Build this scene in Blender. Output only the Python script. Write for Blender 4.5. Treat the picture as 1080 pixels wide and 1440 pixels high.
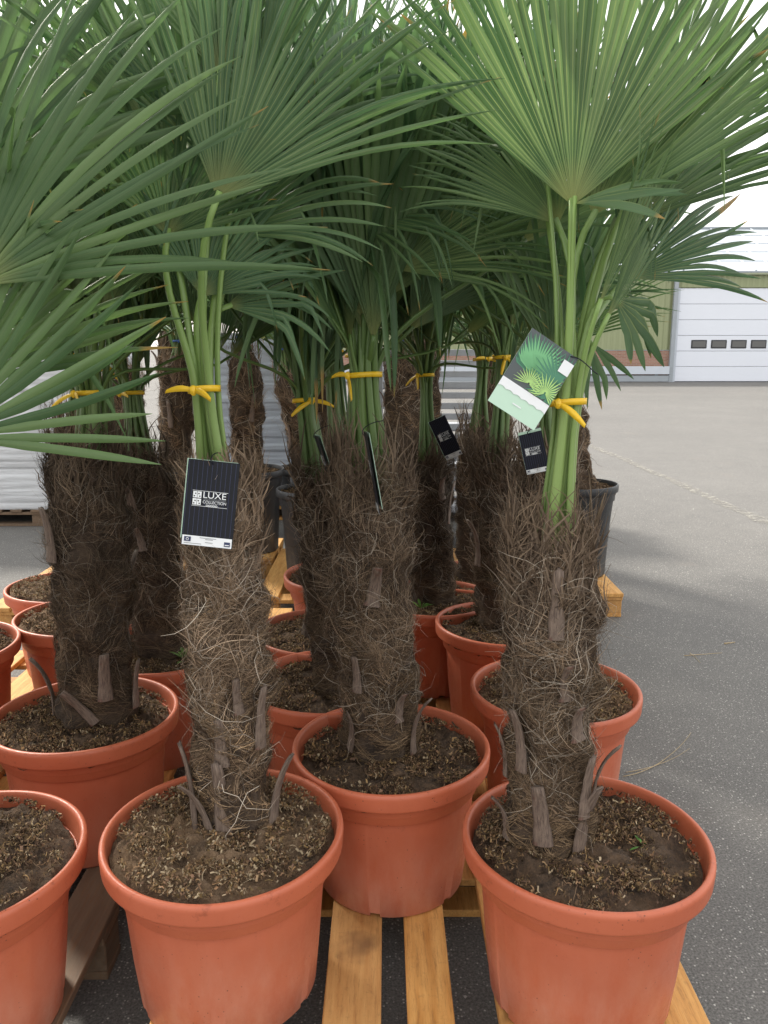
import bpy, bmesh, math, random
import numpy as np
from mathutils import Vector, Matrix, noise as mnoise

for o in list(bpy.data.objects):
    bpy.data.objects.remove(o)
scn = bpy.context.scene
COL = scn.collection
R_ = math.radians

# ------------------------------------------------------------------ camera
CAM_H, PITCH, FPX = 1.485, R_(11.4), 1150.0
cam_data = bpy.data.cameras.new('camera')
cam_data.sensor_fit = 'VERTICAL'
cam_data.sensor_height = 36.0
cam_data.lens = FPX / 1440.0 * 36.0
cam_data.clip_start = 0.05
cam_data.clip_end = 3000
cam = bpy.data.objects.new('camera', cam_data)
COL.objects.link(cam)
cam.location = (0, 0, CAM_H)
cam.rotation_euler = (R_(90) - PITCH, 0, 0)
scn.camera = cam
scn.render.resolution_x, scn.render.resolution_y = 768, 1024

# ------------------------------------------------------------------ world and sun
SUN_EL, SUN_AZ = R_(40), R_(-42)          # azimuth measured from +Y towards +X
world = bpy.data.worlds.new('World')
scn.world = world
world.use_nodes = True
wn, wl = world.node_tree.nodes, world.node_tree.links
wn.clear()
wo = wn.new('ShaderNodeOutputWorld')
bg = wn.new('ShaderNodeBackground')
sky = wn.new('ShaderNodeTexSky')
sky.sky_type = 'NISHITA'
sky.sun_disc = False
sky.sun_elevation = SUN_EL
sky.sun_rotation = SUN_AZ
sky.air_density, sky.dust_density, sky.ozone_density = 1.0, 3.0, 1.0
# thin bright cloud veil over the whole sky
tcw = wn.new('ShaderNodeTexCoord')
cn = wn.new('ShaderNodeTexNoise')
cn.inputs['Scale'].default_value = 2.2
cn.inputs['Detail'].default_value = 6
wl.new(tcw.outputs['Generated'], cn.inputs['Vector'])
cr = wn.new('ShaderNodeValToRGB')
cr.color_ramp.elements[0].position = 0.3
cr.color_ramp.elements[0].color = (8.5, 8.2, 7.7, 1)
cr.color_ramp.elements[1].position = 0.75
cr.color_ramp.elements[1].color = (12.1, 11.8, 11.3, 1)
wl.new(cn.outputs['Fac'], cr.inputs['Fac'])
mxw = wn.new('ShaderNodeMix')
mxw.data_type = 'RGBA'
mxw.inputs['Factor'].default_value = 0.72
wl.new(sky.outputs['Color'], mxw.inputs['A'])
wl.new(cr.outputs['Color'], mxw.inputs['B'])
wl.new(mxw.outputs['Result'], bg.inputs['Color'])
bg.inputs['Strength'].default_value = 0.115
wl.new(bg.outputs['Background'], wo.inputs['Surface'])

sd = bpy.data.lights.new('sun', 'SUN')
sd.energy = 3.0
sd.angle = R_(8)
sd.color = (1.0, 0.94, 0.84)
sun = bpy.data.objects.new('sun', sd)
COL.objects.link(sun)
sun_from = Vector((math.sin(SUN_AZ) * math.cos(SUN_EL), math.cos(SUN_AZ) * math.cos(SUN_EL), math.sin(SUN_EL)))
sun.rotation_euler = sun_from.to_track_quat('Z', 'Y').to_euler()
sun.location = (-6, 8, 9)

vs = scn.view_settings
vs.view_transform = 'Standard'
vs.look = 'None'
vs.gamma = 1
vs.use_curve_mapping = False
vs.exposure = 0.95

# ------------------------------------------------------------------ pixel helpers (photo pixels -> points)
_F = np.array([0, math.cos(PITCH), -math.sin(PITCH)])
_U = np.array([0, math.sin(PITCH), math.cos(PITCH)])
_C = np.array([0, 0, CAM_H])
def ray(u, v): return _F + np.array([(u - 540) / FPX, 0, 0]) + (720 - v) / FPX * _U
def onz(u, v, z):
    d = ray(u, v); return _C + (z - CAM_H) / d[2] * d
def ony(u, v, y):
    d = ray(u, v); return _C + (y / d[1]) * d

# ------------------------------------------------------------------ object helpers
def link(name, mesh, mat=None, parent=None, loc=None, kind=None, label=None, cat=None, group=None):
    o = bpy.data.objects.new(name, mesh)
    COL.objects.link(o)
    if mesh is not None and mat is not None and len(mesh.materials) == 0:
        mesh.materials.append(mat)
    elif mesh is not None and mat is not None and mesh.materials[0] is not mat:
        o.material_slots[0].link = 'OBJECT'; o.material_slots[0].material = mat
    if parent is not None: o.parent = parent
    if loc is not None: o.location = loc
    if kind: o['kind'] = kind
    if label: o['label'] = label
    if cat: o['category'] = cat
    if group: o['group'] = group
    return o

def np_mesh(name, V, Q, uv=None, colr=None, smooth=True):
    """V (n,3), Q (m,4) or (m,3) ints; uv (n,2) per vertex; colr (n,4) per vertex"""
    me = bpy.data.meshes.new(name)
    V = np.asarray(V, dtype=np.float32); Q = np.asarray(Q, dtype=np.int32)
    k = Q.shape[1]
    me.vertices.add(len(V)); me.vertices.foreach_set('co', V.ravel())
    me.loops.add(Q.size); me.loops.foreach_set('vertex_index', Q.ravel())
    me.polygons.add(len(Q))
    me.polygons.foreach_set('loop_start', np.arange(0, Q.size, k, dtype=np.int32))
    if smooth:
        me.polygons.foreach_set('use_smooth', np.ones(len(Q), dtype=bool))
    if uv is not None:
        l = me.uv_layers.new(name='UVMap')
        l.data.foreach_set('uv', np.asarray(uv, dtype=np.float32)[Q.ravel()].ravel())
    if colr is not None:
        a = me.color_attributes.new('tint', 'FLOAT_COLOR', 'POINT')
        a.data.foreach_set('color', np.asarray(colr, dtype=np.float32).ravel())
    me.update(calc_edges=True)
    me.validate()
    return me

_boxes = {}
def box_mesh(dx, dy, dz, bev=0.002):
    key = (round(dx, 4), round(dy, 4), round(dz, 4), bev)
    if key in _boxes: return _boxes[key]
    bm = bmesh.new()
    bmesh.ops.create_cube(bm, size=1)
    bmesh.ops.scale(bm, vec=(dx, dy, dz), verts=bm.verts)
    if bev:
        bmesh.ops.bevel(bm, geom=list(bm.edges), offset=bev, segments=1, affect='EDGES')
    me = bpy.data.meshes.new('box')
    bm.to_mesh(me); bm.free()
    _boxes[key] = me
    return me

def grid_quads(nu, nv, wrap=False):
    """rows nu, columns nv; index = i*nv+j"""
    i = np.arange(nu - 1)[:, None]
    j = np.arange(nv if wrap else nv - 1)[None, :]
    jn = (j + 1) % nv
    a = i * nv + j; b = i * nv + jn; c = (i + 1) * nv + jn; d = (i + 1) * nv + j
    return np.stack([a, b, c, d], -1).reshape(-1, 4)

def nrm(v):
    v = np.asarray(v, float)
    return v / (np.linalg.norm(v, axis=-1, keepdims=True) + 1e-12)

def tube(points, radii, sides=6, flat=1.0, side_vec=None, cap=True):
    P = np.asarray(points, float); n = len(P)
    T = nrm(np.gradient(P, axis=0))
    ref = np.array(side_vec if side_vec is not None else [0.31, 0.77, 0.2])
    B = nrm(ref - (T @ ref)[:, None] * T)
    N = np.cross(T, B)
    ang = np.linspace(0, 2 * math.pi, sides, endpoint=False)
    r = np.asarray(radii, float)[:, None, None]
    V = P[:, None, :] + r * (np.cos(ang)[None, :, None] * B[:, None, :] + flat * np.sin(ang)[None, :, None] * N[:, None, :])
    V = V.reshape(-1, 3)
    Q = grid_quads(n, sides, True)
    uv = np.stack([np.tile(np.arange(sides) / sides, n), np.repeat(np.linspace(0, 1, n), sides)], 1)
    if cap:
        c0, c1 = len(V), len(V) + 1
        V = np.vstack([V, P[0], P[-1]]); uv = np.vstack([uv, [0, 0], [0, 1]])
        e = []
        for s in range(sides):
            t = (s + 1) % sides
            e.append([c0, t, s, s]); e.append([c1, (n - 1) * sides + s, (n - 1) * sides + t, (n - 1) * sides + t])
        return V, Q, np.array([x[:3] for x in e]), uv
    return V, Q, None, uv

def poly_mesh(name, V, Qs, uv=None, colr=None, smooth=True):
    """several index arrays of mixed size"""
    faces = []
    for q in Qs:
        if q is not None: faces += np.asarray(q).tolist()
    me = bpy.data.meshes.new(name)
    me.from_pydata(np.asarray(V).tolist(), [], faces)
    li = np.zeros(len(me.loops), dtype=np.int32); me.loops.foreach_get('vertex_index', li)
    if uv is not None:
        l = me.uv_layers.new(name='UVMap'); l.data.foreach_set('uv', np.asarray(uv, np.float32)[li].ravel())
    if colr is not None:
        a = me.color_attributes.new('tint', 'FLOAT_COLOR', 'POINT'); a.data.foreach_set('color', np.asarray(colr, np.float32).ravel())
    if smooth: me.polygons.foreach_set('use_smooth', np.ones(len(me.polygons), dtype=bool))
    me.update(); return me

# ------------------------------------------------------------------ material helpers
def mat_new(name):
    m = bpy.data.materials.new(name); m.use_nodes = True
    nt = m.node_tree; nt.nodes.clear()
    out = nt.nodes.new('ShaderNodeOutputMaterial')
    b = nt.nodes.new('ShaderNodeBsdfPrincipled')
    nt.links.new(b.outputs[0], out.inputs[0])
    return m, nt, b, out
def N(nt, t, **kw):
    n = nt.nodes.new(t)
    for k, v in kw.items():
        if k in n.inputs.keys(): n.inputs[k].default_value = v
        else: setattr(n, k, v)
    return n
def mixc(nt, fac, a, b, blend='MIX'):
    m = nt.nodes.new('ShaderNodeMix'); m.data_type = 'RGBA'; m.blend_type = blend
    for sock, v in (('Factor', fac), ('A', a), ('B', b)):
        if hasattr(v, 'links') or hasattr(v, 'is_output'): nt.links.new(v, m.inputs[sock])
        elif sock == 'Factor': m.inputs[sock].default_value = v
        else: m.inputs[sock].default_value = (*v, 1) if len(v) == 3 else v
    return m.outputs['Result']
def ramp(nt, src, p0, p1, c0=(0, 0, 0), c1=(1, 1, 1)):
    r = nt.nodes.new('ShaderNodeValToRGB')
    e = r.color_ramp.elements
    e[0].position, e[1].position = p0, p1
    e[0].color, e[1].color = (*c0, 1), (*c1, 1)
    nt.links.new(src, r.inputs[0]); return r.outputs[0]
def coords(nt, kind='Object', scale=(1, 1, 1)):
    tc = nt.nodes.new('ShaderNodeTexCoord'); mp = nt.nodes.new('ShaderNodeMapping')
    mp.inputs['Scale'].default_value = scale
    nt.links.new(tc.outputs[kind], mp.inputs[0]); return mp.outputs[0]
def noise(nt, vec, scale, detail=4, rough=0.55):
    n = N(nt, 'ShaderNodeTexNoise', Scale=scale, Detail=detail, Roughness=rough)
    nt.links.new(vec, n.inputs['Vector']); return n.outputs['Fac']
def bump(nt, b, h, strength=0.3, dist=0.01):
    n = N(nt, 'ShaderNodeBump', Strength=strength, Distance=dist)
    nt.links.new(h, n.inputs['Height']); nt.links.new(n.outputs[0], b.inputs['Normal'])
def setc(nt, b, c):
    if hasattr(c, 'links'): nt.links.new(c, b.inputs['Base Color'])
    else: b.inputs['Base Color'].default_value = (*c, 1)
def simple(name, c, rough=0.5, metal=0.0, var=0.15, scale=20):
    m, nt, b, _ = mat_new(name)
    n = noise(nt, coords(nt), scale)
    setc(nt, b, mixc(nt, n, tuple(x * (1 - var) for x in c), tuple(min(1, x * (1 + var)) for x in c)))
    b.inputs['Roughness'].default_value = rough; b.inputs['Metallic'].default_value = metal
    return m

M = {}
# terracotta plastic pot
def pot_material(name, base, deep, dusty, rough):
    m, nt, b, _ = mat_new(name)
    v = coords(nt)
    oi = nt.nodes.new('ShaderNodeObjectInfo')
    va = nt.nodes.new('ShaderNodeVectorMath'); va.operation = 'ADD'
    nt.links.new(v, va.inputs[0]); nt.links.new(oi.outputs['Location'], va.inputs[1])
    v2 = va.outputs[0]
    big = noise(nt, v2, 5, 5)
    c = mixc(nt, ramp(nt, big, 0.3, 0.7), base, deep)
    # dried splash dust, thickest low on the wall, with its own ragged edge
    sx = nt.nodes.new('ShaderNodeSeparateXYZ'); nt.links.new(v, sx.inputs[0])
    low = N(nt, 'ShaderNodeMapRange'); nt.links.new(sx.outputs['Z'], low.inputs['Value'])
    low.inputs['From Min'].default_value = 0.0; low.inputs['From Max'].default_value = 0.26
    low.inputs['To Min'].default_value = 0.9; low.inputs['To Max'].default_value = 0.0
    mp = nt.nodes.new('ShaderNodeMapping'); mp.inputs['Scale'].default_value = (1, 1, 0.35); nt.links.new(v2, mp.inputs[0])
    dn = noise(nt, mp.outputs[0], 16, 8, 0.7)
    mul = nt.nodes.new('ShaderNodeMath'); mul.operation = 'MULTIPLY'
    nt.links.new(low.outputs[0], mul.inputs[0]); nt.links.new(ramp(nt, dn, 0.3, 0.75), mul.inputs[1])
    c = mixc(nt, mul.outputs[0], c, dusty)
    sc = noise(nt, v2, 60, 6, 0.75)
    c = mixc(nt, ramp(nt, sc, 0.62, 0.8, (0, 0, 0), (.35, .35, .35)), c, dusty)
    # dirt specks
    vo = N(nt, 'ShaderNodeTexVoronoi', Scale=75.0); nt.links.new(v2, vo.inputs['Vector'])
    spk = ramp(nt, vo.outputs['Distance'], 0.05, 0.13, (1, 1, 1), (0, 0, 0))
    gate = ramp(nt, noise(nt, v2, 9, 3), 0.48, 0.60)
    mg = nt.nodes.new('ShaderNodeMath'); mg.operation = 'MULTIPLY'
    nt.links.new(spk, mg.inputs[0]); nt.links.new(gate, mg.inputs[1])
    c = mixc(nt, mg.outputs[0], c, (0.05, 0.03, 0.02))
    # soil smears left by handling, mostly round the rim
    rim = N(nt, 'ShaderNodeMapRange'); nt.links.new(sx.outputs['Z'], rim.inputs['Value'])
    rim.inputs['From Min'].default_value = 0.20; rim.inputs['From Max'].default_value = 0.37; rim.inputs['To Min'].default_value = 0.1; rim.inputs['To Max'].default_value = 0.75
    mr = nt.nodes.new('ShaderNodeMath'); mr.operation = 'MULTIPLY'
    nt.links.new(rim.outputs[0], mr.inputs[0]); nt.links.new(ramp(nt, noise(nt, v2, 34, 8, 0.8), 0.57, 0.70), mr.inputs[1])
    c = mixc(nt, mr.outputs[0], c, tuple(x * .42 for x in deep))
    setc(nt, b, c)
    rr = ramp(nt, sc, 0.3, 0.8, (rough - .08,) * 3, (rough + .25,) * 3)
    nt.links.new(rr, b.inputs['Roughness'])
    bump(nt, b, sc, 0.06, 0.004)
    return m
M['terracotta'] = pot_material('terracotta_plastic', (0.50, 0.132, 0.064), (0.43, 0.102, 0.047), (0.56, 0.28, 0.20), 0.42)
M['blackpot'] = pot_material('black_plastic', (0.022, 0.024, 0.028), (0.012, 0.013, 0.016), (0.16, 0.15, 0.135), 0.38)

def soil_material(tan=False):
    m, nt, b, _ = mat_new('peat_soil')
    v = coords(nt)
    a = noise(nt, v, 28, 8, 0.7); f = noise(nt, v, 120, 6, 0.75)
    c = mixc(nt, ramp(nt, a, 0.35, 0.65), (0.036, 0.023, 0.015), (0.13, 0.080, 0.046))
    if tan: c = mixc(nt, ramp(nt, noise(nt, v, 9, 4), 0.35, 0.6), c, (0.20, 0.125, 0.070))
    c = mixc(nt, ramp(nt, f, 0.5, 0.75), c, (0.16, 0.095, 0.052) if not tan else (0.30, 0.205, 0.125))
    setc(nt, b, c); b.inputs['Roughness'].default_value = 0.95
    bump(nt, b, f, 0.9, 0.01); return m
M['soil'] = soil_material()
M['soil_tan'] = soil_material(True)

def tint_material(name, rough=0.85, transl=0.0):
    m, nt, b, out = mat_new(name)
    at = nt.nodes.new('ShaderNodeAttribute'); at.attribute_name = 'tint'
    nt.links.new(at.outputs['Color'], b.inputs['Base Color'])
    b.inputs['Roughness'].default_value = rough
    b.inputs['Specular IOR Level'].default_value = 0.25
    if transl:
        tr = nt.nodes.new('ShaderNodeBsdfTranslucent'); nt.links.new(at.outputs['Color'], tr.inputs[0])
        ms = nt.nodes.new('ShaderNodeMixShader'); ms.inputs[0].default_value = transl
        nt.links.new(b.outputs[0], ms.inputs[1]); nt.links.new(tr.outputs[0], ms.inputs[2]); nt.links.new(ms.outputs[0], out.inputs[0])
    return m
M['fibre'] = tint_material('trunk_fibre', 0.75, 0.12)
M['chips'] = tint_material('mulch_chips', 0.9)

def trunk_material():
    m, nt, b, _ = mat_new('trunk_sheath')
    v = coords(nt, 'Object', (1, 1, 0.6))
    a = noise(nt, v, 22, 6, 0.65); f = noise(nt, coords(nt, 'Object', (1, 1, 3)), 90, 6, 0.8)
    c = mixc(nt, ramp(nt, a, 0.35, 0.68), (0.026, 0.017, 0.012), (0.10, 0.066, 0.043))  # darker than the sheath's own brown, painting shade into the fibre hollows
    c = mixc(nt, ramp(nt, f, 0.52, 0.75), c, (0.17, 0.12, 0.08))
    setc(nt, b, c); b.inputs['Roughness'].default_value = 0.95
    bump(nt, b, f, 1.0, 0.006); return m
M['trunk'] = trunk_material()

def stump_material():
    m, nt, b, _ = mat_new('dry_leaf_base')
    v = coords(nt, 'UV', (3, 0.7, 1))
    a = noise(nt, v, 5, 8, 0.8)
    o = noise(nt, coords(nt), 30, 4)
    c = mixc(nt, ramp(nt, a, 0.35, 0.65), (0.055, 0.034, 0.028), (0.25, 0.185, 0.14))
    c = mixc(nt, ramp(nt, o, 0.58, 0.7), c, (0.13, 0.055, 0.035))
    setc(nt, b, c); b.inputs['Roughness'].default_value = 0.7
    bump(nt, b, a, 0.6, 0.004); return m
M['stump'] = stump_material()

def leaf_material():
    m, nt, b, out = mat_new('fan_leaf')
    uv = nt.nodes.new('ShaderNodeUVMap'); sp = nt.nodes.new('ShaderNodeSeparateXYZ'); nt.links.new(uv.outputs[0], sp.inputs[0])
    at = nt.nodes.new('ShaderNodeAttribute'); at.attribute_name = 'tint'
    sa = nt.nodes.new('ShaderNodeSeparateColor'); nt.links.new(at.outputs['Color'], sa.inputs[0])
    # base green, varied per segment (R) and per frond (G)
    c = mixc(nt, sa.outputs[0], (0.038, 0.086, 0.028), (0.165, 0.250, 0.090))
    c = mixc(nt, sa.outputs[1], c, (0.060, 0.126, 0.066))
    # fine veins along the segment
    mp = nt.nodes.new('ShaderNodeMapping'); mp.inputs['Scale'].default_value = (9, 0.6, 1); nt.links.new(uv.outputs[0], mp.inputs[0])
    vn = noise(nt, mp.outputs[0], 3, 4, 0.6)
    c = mixc(nt, ramp(nt, vn, 0.42, 0.62, (0, 0, 0), (.45, .45, .45)), c, (0.120, 0.205, 0.075))
    # blotches
    bl = noise(nt, coords(nt), 14, 5, 0.6)
    c = mixc(nt, ramp(nt, bl, 0.55, 0.8, (0, 0, 0), (.45, .45, .45)), c, (0.11, 0.15, 0.06))
    # underside is paler and greyer
    geo = nt.nodes.new('ShaderNodeNewGeometry')
    under = mixc(nt, 0.35, c, (0.145, 0.225, 0.115))
    c = mixc(nt, geo.outputs['Backfacing'], c, under)
    # pale yellow midrib
    sb = nt.nodes.new('ShaderNodeMath'); sb.operation = 'SUBTRACT'; sb.inputs[1].default_value = 0.5; nt.links.new(sp.outputs[0], sb.inputs[0])
    ab = nt.nodes.new('ShaderNodeMath'); ab.operation = 'ABSOLUTE'; nt.links.new(sb.outputs[0], ab.inputs[0])
    rib = ramp(nt, ab.outputs[0], 0.035, 0.075, (1, 1, 1), (0, 0, 0))
    fade = ramp(nt, sp.outputs[1], 0.35, 0.95, (0.9, 0.9, 0.9), (0.1, 0.1, 0.1))
    mm = nt.nodes.new('ShaderNodeMath'); mm.operation = 'MULTIPLY'; nt.links.new(rib, mm.inputs[0]); nt.links.new(fade, mm.inputs[1])
    m2 = nt.nodes.new('ShaderNodeMath'); m2.operation = 'MULTIPLY'; nt.links.new(mm.outputs[0], m2.inputs[0]); nt.links.new(at.outputs['Alpha'], m2.inputs[1]); mm = m2
    c = mixc(nt, mm.outputs[0], c, (0.28, 0.34, 0.12))
    # yellow hub
    c = mixc(nt, ramp(nt, sp.outputs[1], 0.02, 0.16, (.8, .8, .8), (0, 0, 0)), c, (0.26, 0.28, 0.10))
    # dry tips on some segments (B)
    ad = nt.nodes.new('ShaderNodeMath'); ad.operation = 'ADD'; nt.links.new(sp.outputs[1], ad.inputs[0]); nt.links.new(sa.outputs[2], ad.inputs[1])
    c = mixc(nt, ramp(nt, ad.outputs[0], 0.955, 1.0), c, (0.34, 0.23, 0.075))
    c = mixc(nt, ramp(nt, ad.outputs[0], 1.02, 1.08), c, (0.20, 0.125, 0.06))
    setc(nt, b, c)
    nt.links.new(ramp(nt, sa.outputs[0], 0, 1, (.52,) * 3, (.34,) * 3), b.inputs['Roughness'])
    b.inputs['Specular IOR Level'].default_value = 0.38
    bump(nt, b, vn, 0.25, 0.002)
    tr = nt.nodes.new('ShaderNodeBsdfTranslucent')
    hs = nt.nodes.new('ShaderNodeHueSaturation'); hs.inputs['Saturation'].default_value = 1.15; hs.inputs['Value'].default_value = 1.5
    nt.links.new(c, hs.inputs['Color']); nt.links.new(hs.outputs[0], tr.inputs[0])
    ms = nt.nodes.new('ShaderNodeMixShader'); ms.inputs[0].default_value = 0.34
    nt.links.new(b.outputs[0], ms.inputs[1]); nt.links.new(tr.outputs[0], ms.inputs[2]); nt.links.new(ms.outputs[0], out.inputs[0])
    return m
M['leaf'] = leaf_material()

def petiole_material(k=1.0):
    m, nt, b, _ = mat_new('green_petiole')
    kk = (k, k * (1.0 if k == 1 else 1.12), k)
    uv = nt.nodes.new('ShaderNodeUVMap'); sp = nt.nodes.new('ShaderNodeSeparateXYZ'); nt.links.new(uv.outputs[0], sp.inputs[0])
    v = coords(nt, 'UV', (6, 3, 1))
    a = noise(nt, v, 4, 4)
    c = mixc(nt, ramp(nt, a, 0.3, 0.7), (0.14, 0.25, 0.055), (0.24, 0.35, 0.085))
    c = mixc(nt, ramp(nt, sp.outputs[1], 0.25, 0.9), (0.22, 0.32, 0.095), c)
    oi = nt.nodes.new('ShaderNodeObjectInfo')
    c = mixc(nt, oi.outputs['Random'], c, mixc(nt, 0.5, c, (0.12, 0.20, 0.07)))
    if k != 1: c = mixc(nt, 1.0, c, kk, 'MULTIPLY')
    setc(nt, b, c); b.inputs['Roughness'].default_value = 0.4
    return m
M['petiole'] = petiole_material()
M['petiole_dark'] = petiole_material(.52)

def wood_material(name, c0, c1):
    m, nt, b, _ = mat_new(name)
    oi = nt.nodes.new('ShaderNodeObjectInfo')
    tc = nt.nodes.new('ShaderNodeTexCoord')
    va = nt.nodes.new('ShaderNodeVectorMath'); va.operation = 'ADD'; nt.links.new(tc.outputs['Object'], va.inputs[0])
    sc = nt.nodes.new('ShaderNodeVectorMath'); sc.operation = 'SCALE'; sc.inputs['Scale'].default_value = 9
    nt.links.new(oi.outputs['Location'], sc.inputs[0]); nt.links.new(sc.outputs[0], va.inputs[1])
    mp = nt.nodes.new('ShaderNodeMapping'); mp.inputs['Scale'].default_value = (9, 0.7, 9); nt.links.new(va.outputs[0], mp.inputs[0])
    g = noise(nt, mp.outputs[0], 6, 6, 0.65)
    k = noise(nt, va.outputs[0], 6, 3)
    c = mixc(nt, ramp(nt, g, 0.32, 0.68), c0, c1)
    c = mixc(nt, ramp(nt, k, 0.60, 0.74), c, tuple(x * 0.45 for x in c0))
    c = mixc(nt, oi.outputs['Random'], c, mixc(nt, 0.3, c, (0.26, 0.16, 0.09)))
    f = noise(nt, va.outputs[0], 55, 6, 0.8)
    c = mixc(nt, ramp(nt, f, 0.56, 0.8, (0, 0, 0), (.5, .5, .5)), c, (0.10, 0.06, 0.03))
    setc(nt, b, c); b.inputs['Roughness'].default_value = 0.75
    c2 = mixc(nt, ramp(nt, noise(nt, mp.outputs[0], 17, 8, 0.8), 0.50, 0.66, (0, 0, 0), (.55, .55, .55)), c, (0.20, 0.085, 0.025)); setc(nt, b, c2)
    bump(nt, b, g, 0.35, 0.004); return m
M['wood'] = wood_material('pallet_wood', (0.52, 0.24, 0.055), (0.72, 0.41, 0.13))
M['woodold'] = wood_material('old_wood', (0.09, 0.06, 0.04), (0.17, 0.125, 0.085))

def asphalt_material():
    m, nt, b, _ = mat_new('asphalt')
    v = coords(nt)
    big = noise(nt, v, 0.35, 5); mid = noise(nt, v, 4, 6, 0.65); fine = noise(nt, v, 160, 3, 0.7)
    c = mixc(nt, ramp(nt, big, 0.35, 0.7), (0.175, 0.171, 0.164), (0.220, 0.214, 0.203))
    c = mixc(nt, ramp(nt, mid, 0.4, 0.72, (0, 0, 0), (.5, .5, .5)), c, (0.15, 0.148, 0.144))
    c = mixc(nt, ramp(nt, fine, 0.38, 0.62), mixc(nt, 0.6, c, (0.035, 0.034, 0.034)), c)
    vo = N(nt, 'ShaderNodeTexVoronoi', Scale=130.0); nt.links.new(v, vo.inputs['Vector'])
    sc = nt.nodes.new('ShaderNodeSeparateColor'); nt.links.new(vo.outputs['Color'], sc.inputs[0])
    pick = ramp(nt, sc.outputs[0], 0.60, 0.95)
    near = ramp(nt, vo.outputs['Distance'], 0.22, 0.42, (1, 1, 1), (0, 0, 0))
    mu = nt.nodes.new('ShaderNodeMath'); mu.operation = 'MULTIPLY'; nt.links.new(pick, mu.inputs[0]); nt.links.new(near, mu.inputs[1])
    c = mixc(nt, mu.outputs[0], c, mixc(nt, sc.outputs[1], (0.25, 0.242, 0.23), (0.60, 0.585, 0.55)))
    stain = noise(nt, v, 1.3, 4)
    c = mixc(nt, ramp(nt, stain, 0.62, 0.8, (0, 0, 0), (.4, .4, .4)), c, (0.21, 0.185, 0.16))
    setc(nt, b, c); b.inputs['Roughness'].default_value = 0.85
    b.inputs['Specular IOR Level'].default_value = 0.3
    bump(nt, b, fine, 0.55, 0.004); return m
M['asphalt'] = asphalt_material()

def flat(name, c, rough=0.45):
    return simple(name, c, rough, var=0.04, scale=40)
M['yellow'] = simple('yellow_tie', (0.75, 0.47, 0.015), 0.4, var=0.12, scale=60)
M['blue'] = simple('blue_strap', (0.03, 0.11, 0.38), 0.4)
M['cardblack'] = flat('label_black', (0.008, 0.009, 0.014), 0.5)
M['cardblack'].node_tree.nodes['Principled BSDF'].inputs['Specular IOR Level'].default_value = 0.25
M['cardwhite'] = flat('label_white', (0.78, 0.80, 0.82), 0.35)
M['mint'] = flat('label_mint', (0.50, 0.70, 0.56), 0.35)
M['mintpale'] = flat('label_pale_mint', (0.62, 0.78, 0.68), 0.35)
M['cardgrey'] = flat('label_grey', (0.20, 0.21, 0.22), 0.35)
M['navy'] = flat('label_navy', (0.025, 0.035, 0.10), 0.35)
M['print1'] = flat('print_green', (0.16, 0.44, 0.20), 0.35)
M['print2'] = flat('print_light_green', (0.42, 0.66, 0.22), 0.35)
M['print3'] = flat('print_dark_green', (0.06, 0.22, 0.13), 0.35)
M['printbg'] = flat('print_dark_ground', (0.07, 0.085, 0.09), 0.35)
M['weed'] = tint_material('weed_leaf', 0.5, 0.25)
M['straw'] = simple('dry_straw', (0.42, 0.33, 0.20), 0.8)
M['stone'] = tint_material('stone_chips', 0.85)

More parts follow.
